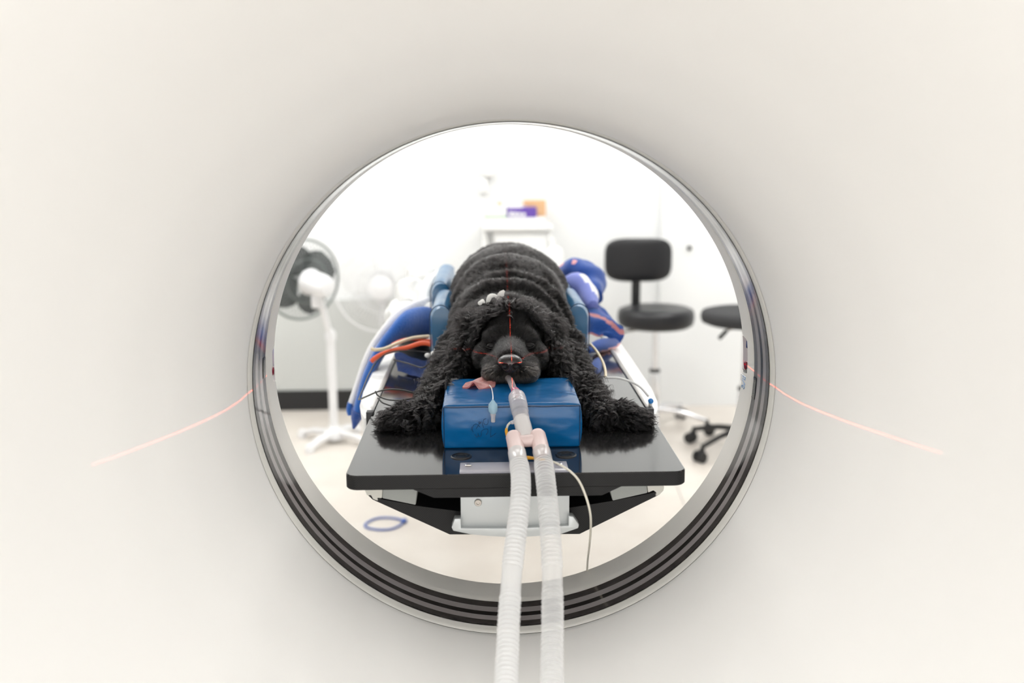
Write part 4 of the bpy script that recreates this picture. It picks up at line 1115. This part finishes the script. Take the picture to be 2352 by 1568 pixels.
# dispenser bottle beyond the dog
b = BM(); c = at(1273,600,4.72); cz0 = c.z-.03
bt = empty('pump_bottle', (c.x, 4.72, .775)); tag(bt, 'white pump bottle seen over the dog\'s right hip', 'bottle')
add_lathe(b, [(.040,.775),(.044,.785),(.044,.84),(.036,.862),(.014,.872),(.014,.885)], (c.x,4.72,0), (0,0,1), 32); obj('body', b, PLASW, bt)
b = BM(); add_tube(b, [Vector((c.x,4.72,.88)), Vector((c.x,4.72,.905)), Vector((c.x-.03,4.72,.908))], .006, 10); obj('pump', b, PLASW, bt)
sh = empty('side_table', (c.x, 4.75, 0)); tag(sh, 'low white side table carrying the pump bottle', 'table')
b = BM(); add_box(b, (c.x-.13,4.62,.750), (c.x+.10,4.795,.774), .004); obj('top', b, PLASW, sh)
for x in (c.x-.115, c.x+.085):
    for y in (4.635,4.78): b = BM(); add_tube(b, [Vector((x,y,0)), Vector((x,y,.752))], .009, 10); obj('leg', b, PLASW, sh)
# wall hook / socket details
b = BM(); q = at(1583,569,RY1-.035); add_lathe(b, [(.011,0),(.011,.012),(.006,.018)], (q.x,RY1-.0352,q.z), (0,-1,0), 20); tag(obj('wall_bumper', b, BPLAS), 'small black bumper on the white wall above the stools', 'wall bumper')
b = BM(); q = at(1122,378,RY1); add_box(b, (q.x-.03,RY1-.05,q.z-.06), (q.x+.03,RY1-.001,q.z+.05), .01); add_box(b, (q.x-.045,RY1-.04,q.z-.14), (q.x-.005,RY1-.001,q.z-.07), .008)
tag(obj('wall_dispenser', b, PLASW), 'small white dispenser on the back wall above the cart', 'dispenser')
# blue cord ring on the floor
b = BM(); c = atz(882,1202,.004); pts = [c+Vector((.066*math.cos(a)+.004*math.sin(3*a), .060*math.sin(a), 0)) for a in np.linspace(.2,2*PI+.15,60)]
add_tube(b, pts, .0038, 8); add_ellipsoid(b, pts[0]+Vector((.004,.004,.004)), (.012,.016,.008), sub=2)
tag(obj('cord_loop', b, CORD), 'small blue loop of cord lying on the floor under the table', 'cord loop')
b = BM(); add_tube(b, spline([atz(1555,1115,.003), atz(1565,1140,.003), atz(1575,1165,.003), atz(1590,1190,.003)], 20), .0022, 6); tag(obj('floor_cable', b, mat('pale_cable',(.6,.58,.55),.5)), 'thin pale cable on the floor right of the table', 'cable')
add_bump(MATS['pale_cable'], scale=100, strength=.02)

# ================================================================== LASER LINES (real line projectors in the bore)
def laser(name, loc, plane, power, half=.0011, fan=.50, near=-2.):
    l = bpy.data.lights.new(name, 'POINT'); l.energy = power; l.color = (1,.06,.03); l.shadow_soft_size = 0.0; l.use_nodes = True
    N = l.node_tree.nodes; L = l.node_tree.links; em = N['Emission']
    tc = N.new('ShaderNodeTexCoord'); sp_ = N.new('ShaderNodeSeparateXYZ'); L.new(tc.outputs['Normal'], sp_.inputs[0])
    ab = N.new('ShaderNodeMath'); ab.operation = 'ABSOLUTE'; L.new(sp_.outputs[plane], ab.inputs[0])
    lt = N.new('ShaderNodeMath'); lt.operation = 'LESS_THAN'; lt.inputs[1].default_value = half; L.new(ab.outputs[0], lt.inputs[0])
    a2 = N.new('ShaderNodeMath'); a2.operation = 'ABSOLUTE'; L.new(sp_.outputs[1], a2.inputs[0])
    l2 = N.new('ShaderNodeMath'); l2.operation = 'LESS_THAN'; l2.inputs[1].default_value = fan; L.new(a2.outputs[0], l2.inputs[0])
    mu = N.new('ShaderNodeMath'); mu.operation = 'MULTIPLY'; L.new(lt.outputs[0], mu.inputs[0]); L.new(l2.outputs[0], mu.inputs[1])
    g_ = N.new('ShaderNodeMath'); g_.operation = 'GREATER_THAN'; g_.inputs[1].default_value = near; L.new(sp_.outputs[1], g_.inputs[0])
    m3 = N.new('ShaderNodeMath'); m3.operation = 'MULTIPLY'; L.new(mu.outputs[0], m3.inputs[0]); L.new(g_.outputs[0], m3.inputs[1])
    L.new(m3.outputs[0], em.inputs['Strength'])
    o = bpy.data.objects.new(name, l); o.location = loc; COL.objects.link(o); return o
laser('laser_left', (-.369,1.556,ISO-.001), 2, 60.)
laser('laser_right', (.369,1.556,ISO-.001), 2, 60.)
laser('laser_top', (.003,1.556,ISO+.368), 0, 110., fan=.97, near=-.03)

# ================================================================== CAMERA, WORLD
cam = bpy.data.cameras.new('camera'); co_ = bpy.data.objects.new('camera', cam); COL.objects.link(co_)
Mx = Matrix((RT, UP, -FW)).transposed().to_4x4(); Mx.translation = CAM; co_.matrix_world = Mx
cam.sensor_width = 36.; cam.lens = 36.*FPX/2352; cam.clip_start = .02
cam.dof.use_dof = True; cam.dof.focus_distance = 1.60; cam.dof.aperture_fstop = 2.6
SC.camera = co_
w = bpy.data.worlds.new('world'); SC.world = w; w.use_nodes = True
w.node_tree.nodes['Background'].inputs[0].default_value = (1,1,1,1); w.node_tree.nodes['Background'].inputs[1].default_value = .3
SC.view_settings.view_transform = 'Standard'; SC.view_settings.look = 'None'; SC.view_settings.gamma = 1.
SC.view_settings.use_curve_mapping = False; SC.view_settings.exposure = 0.
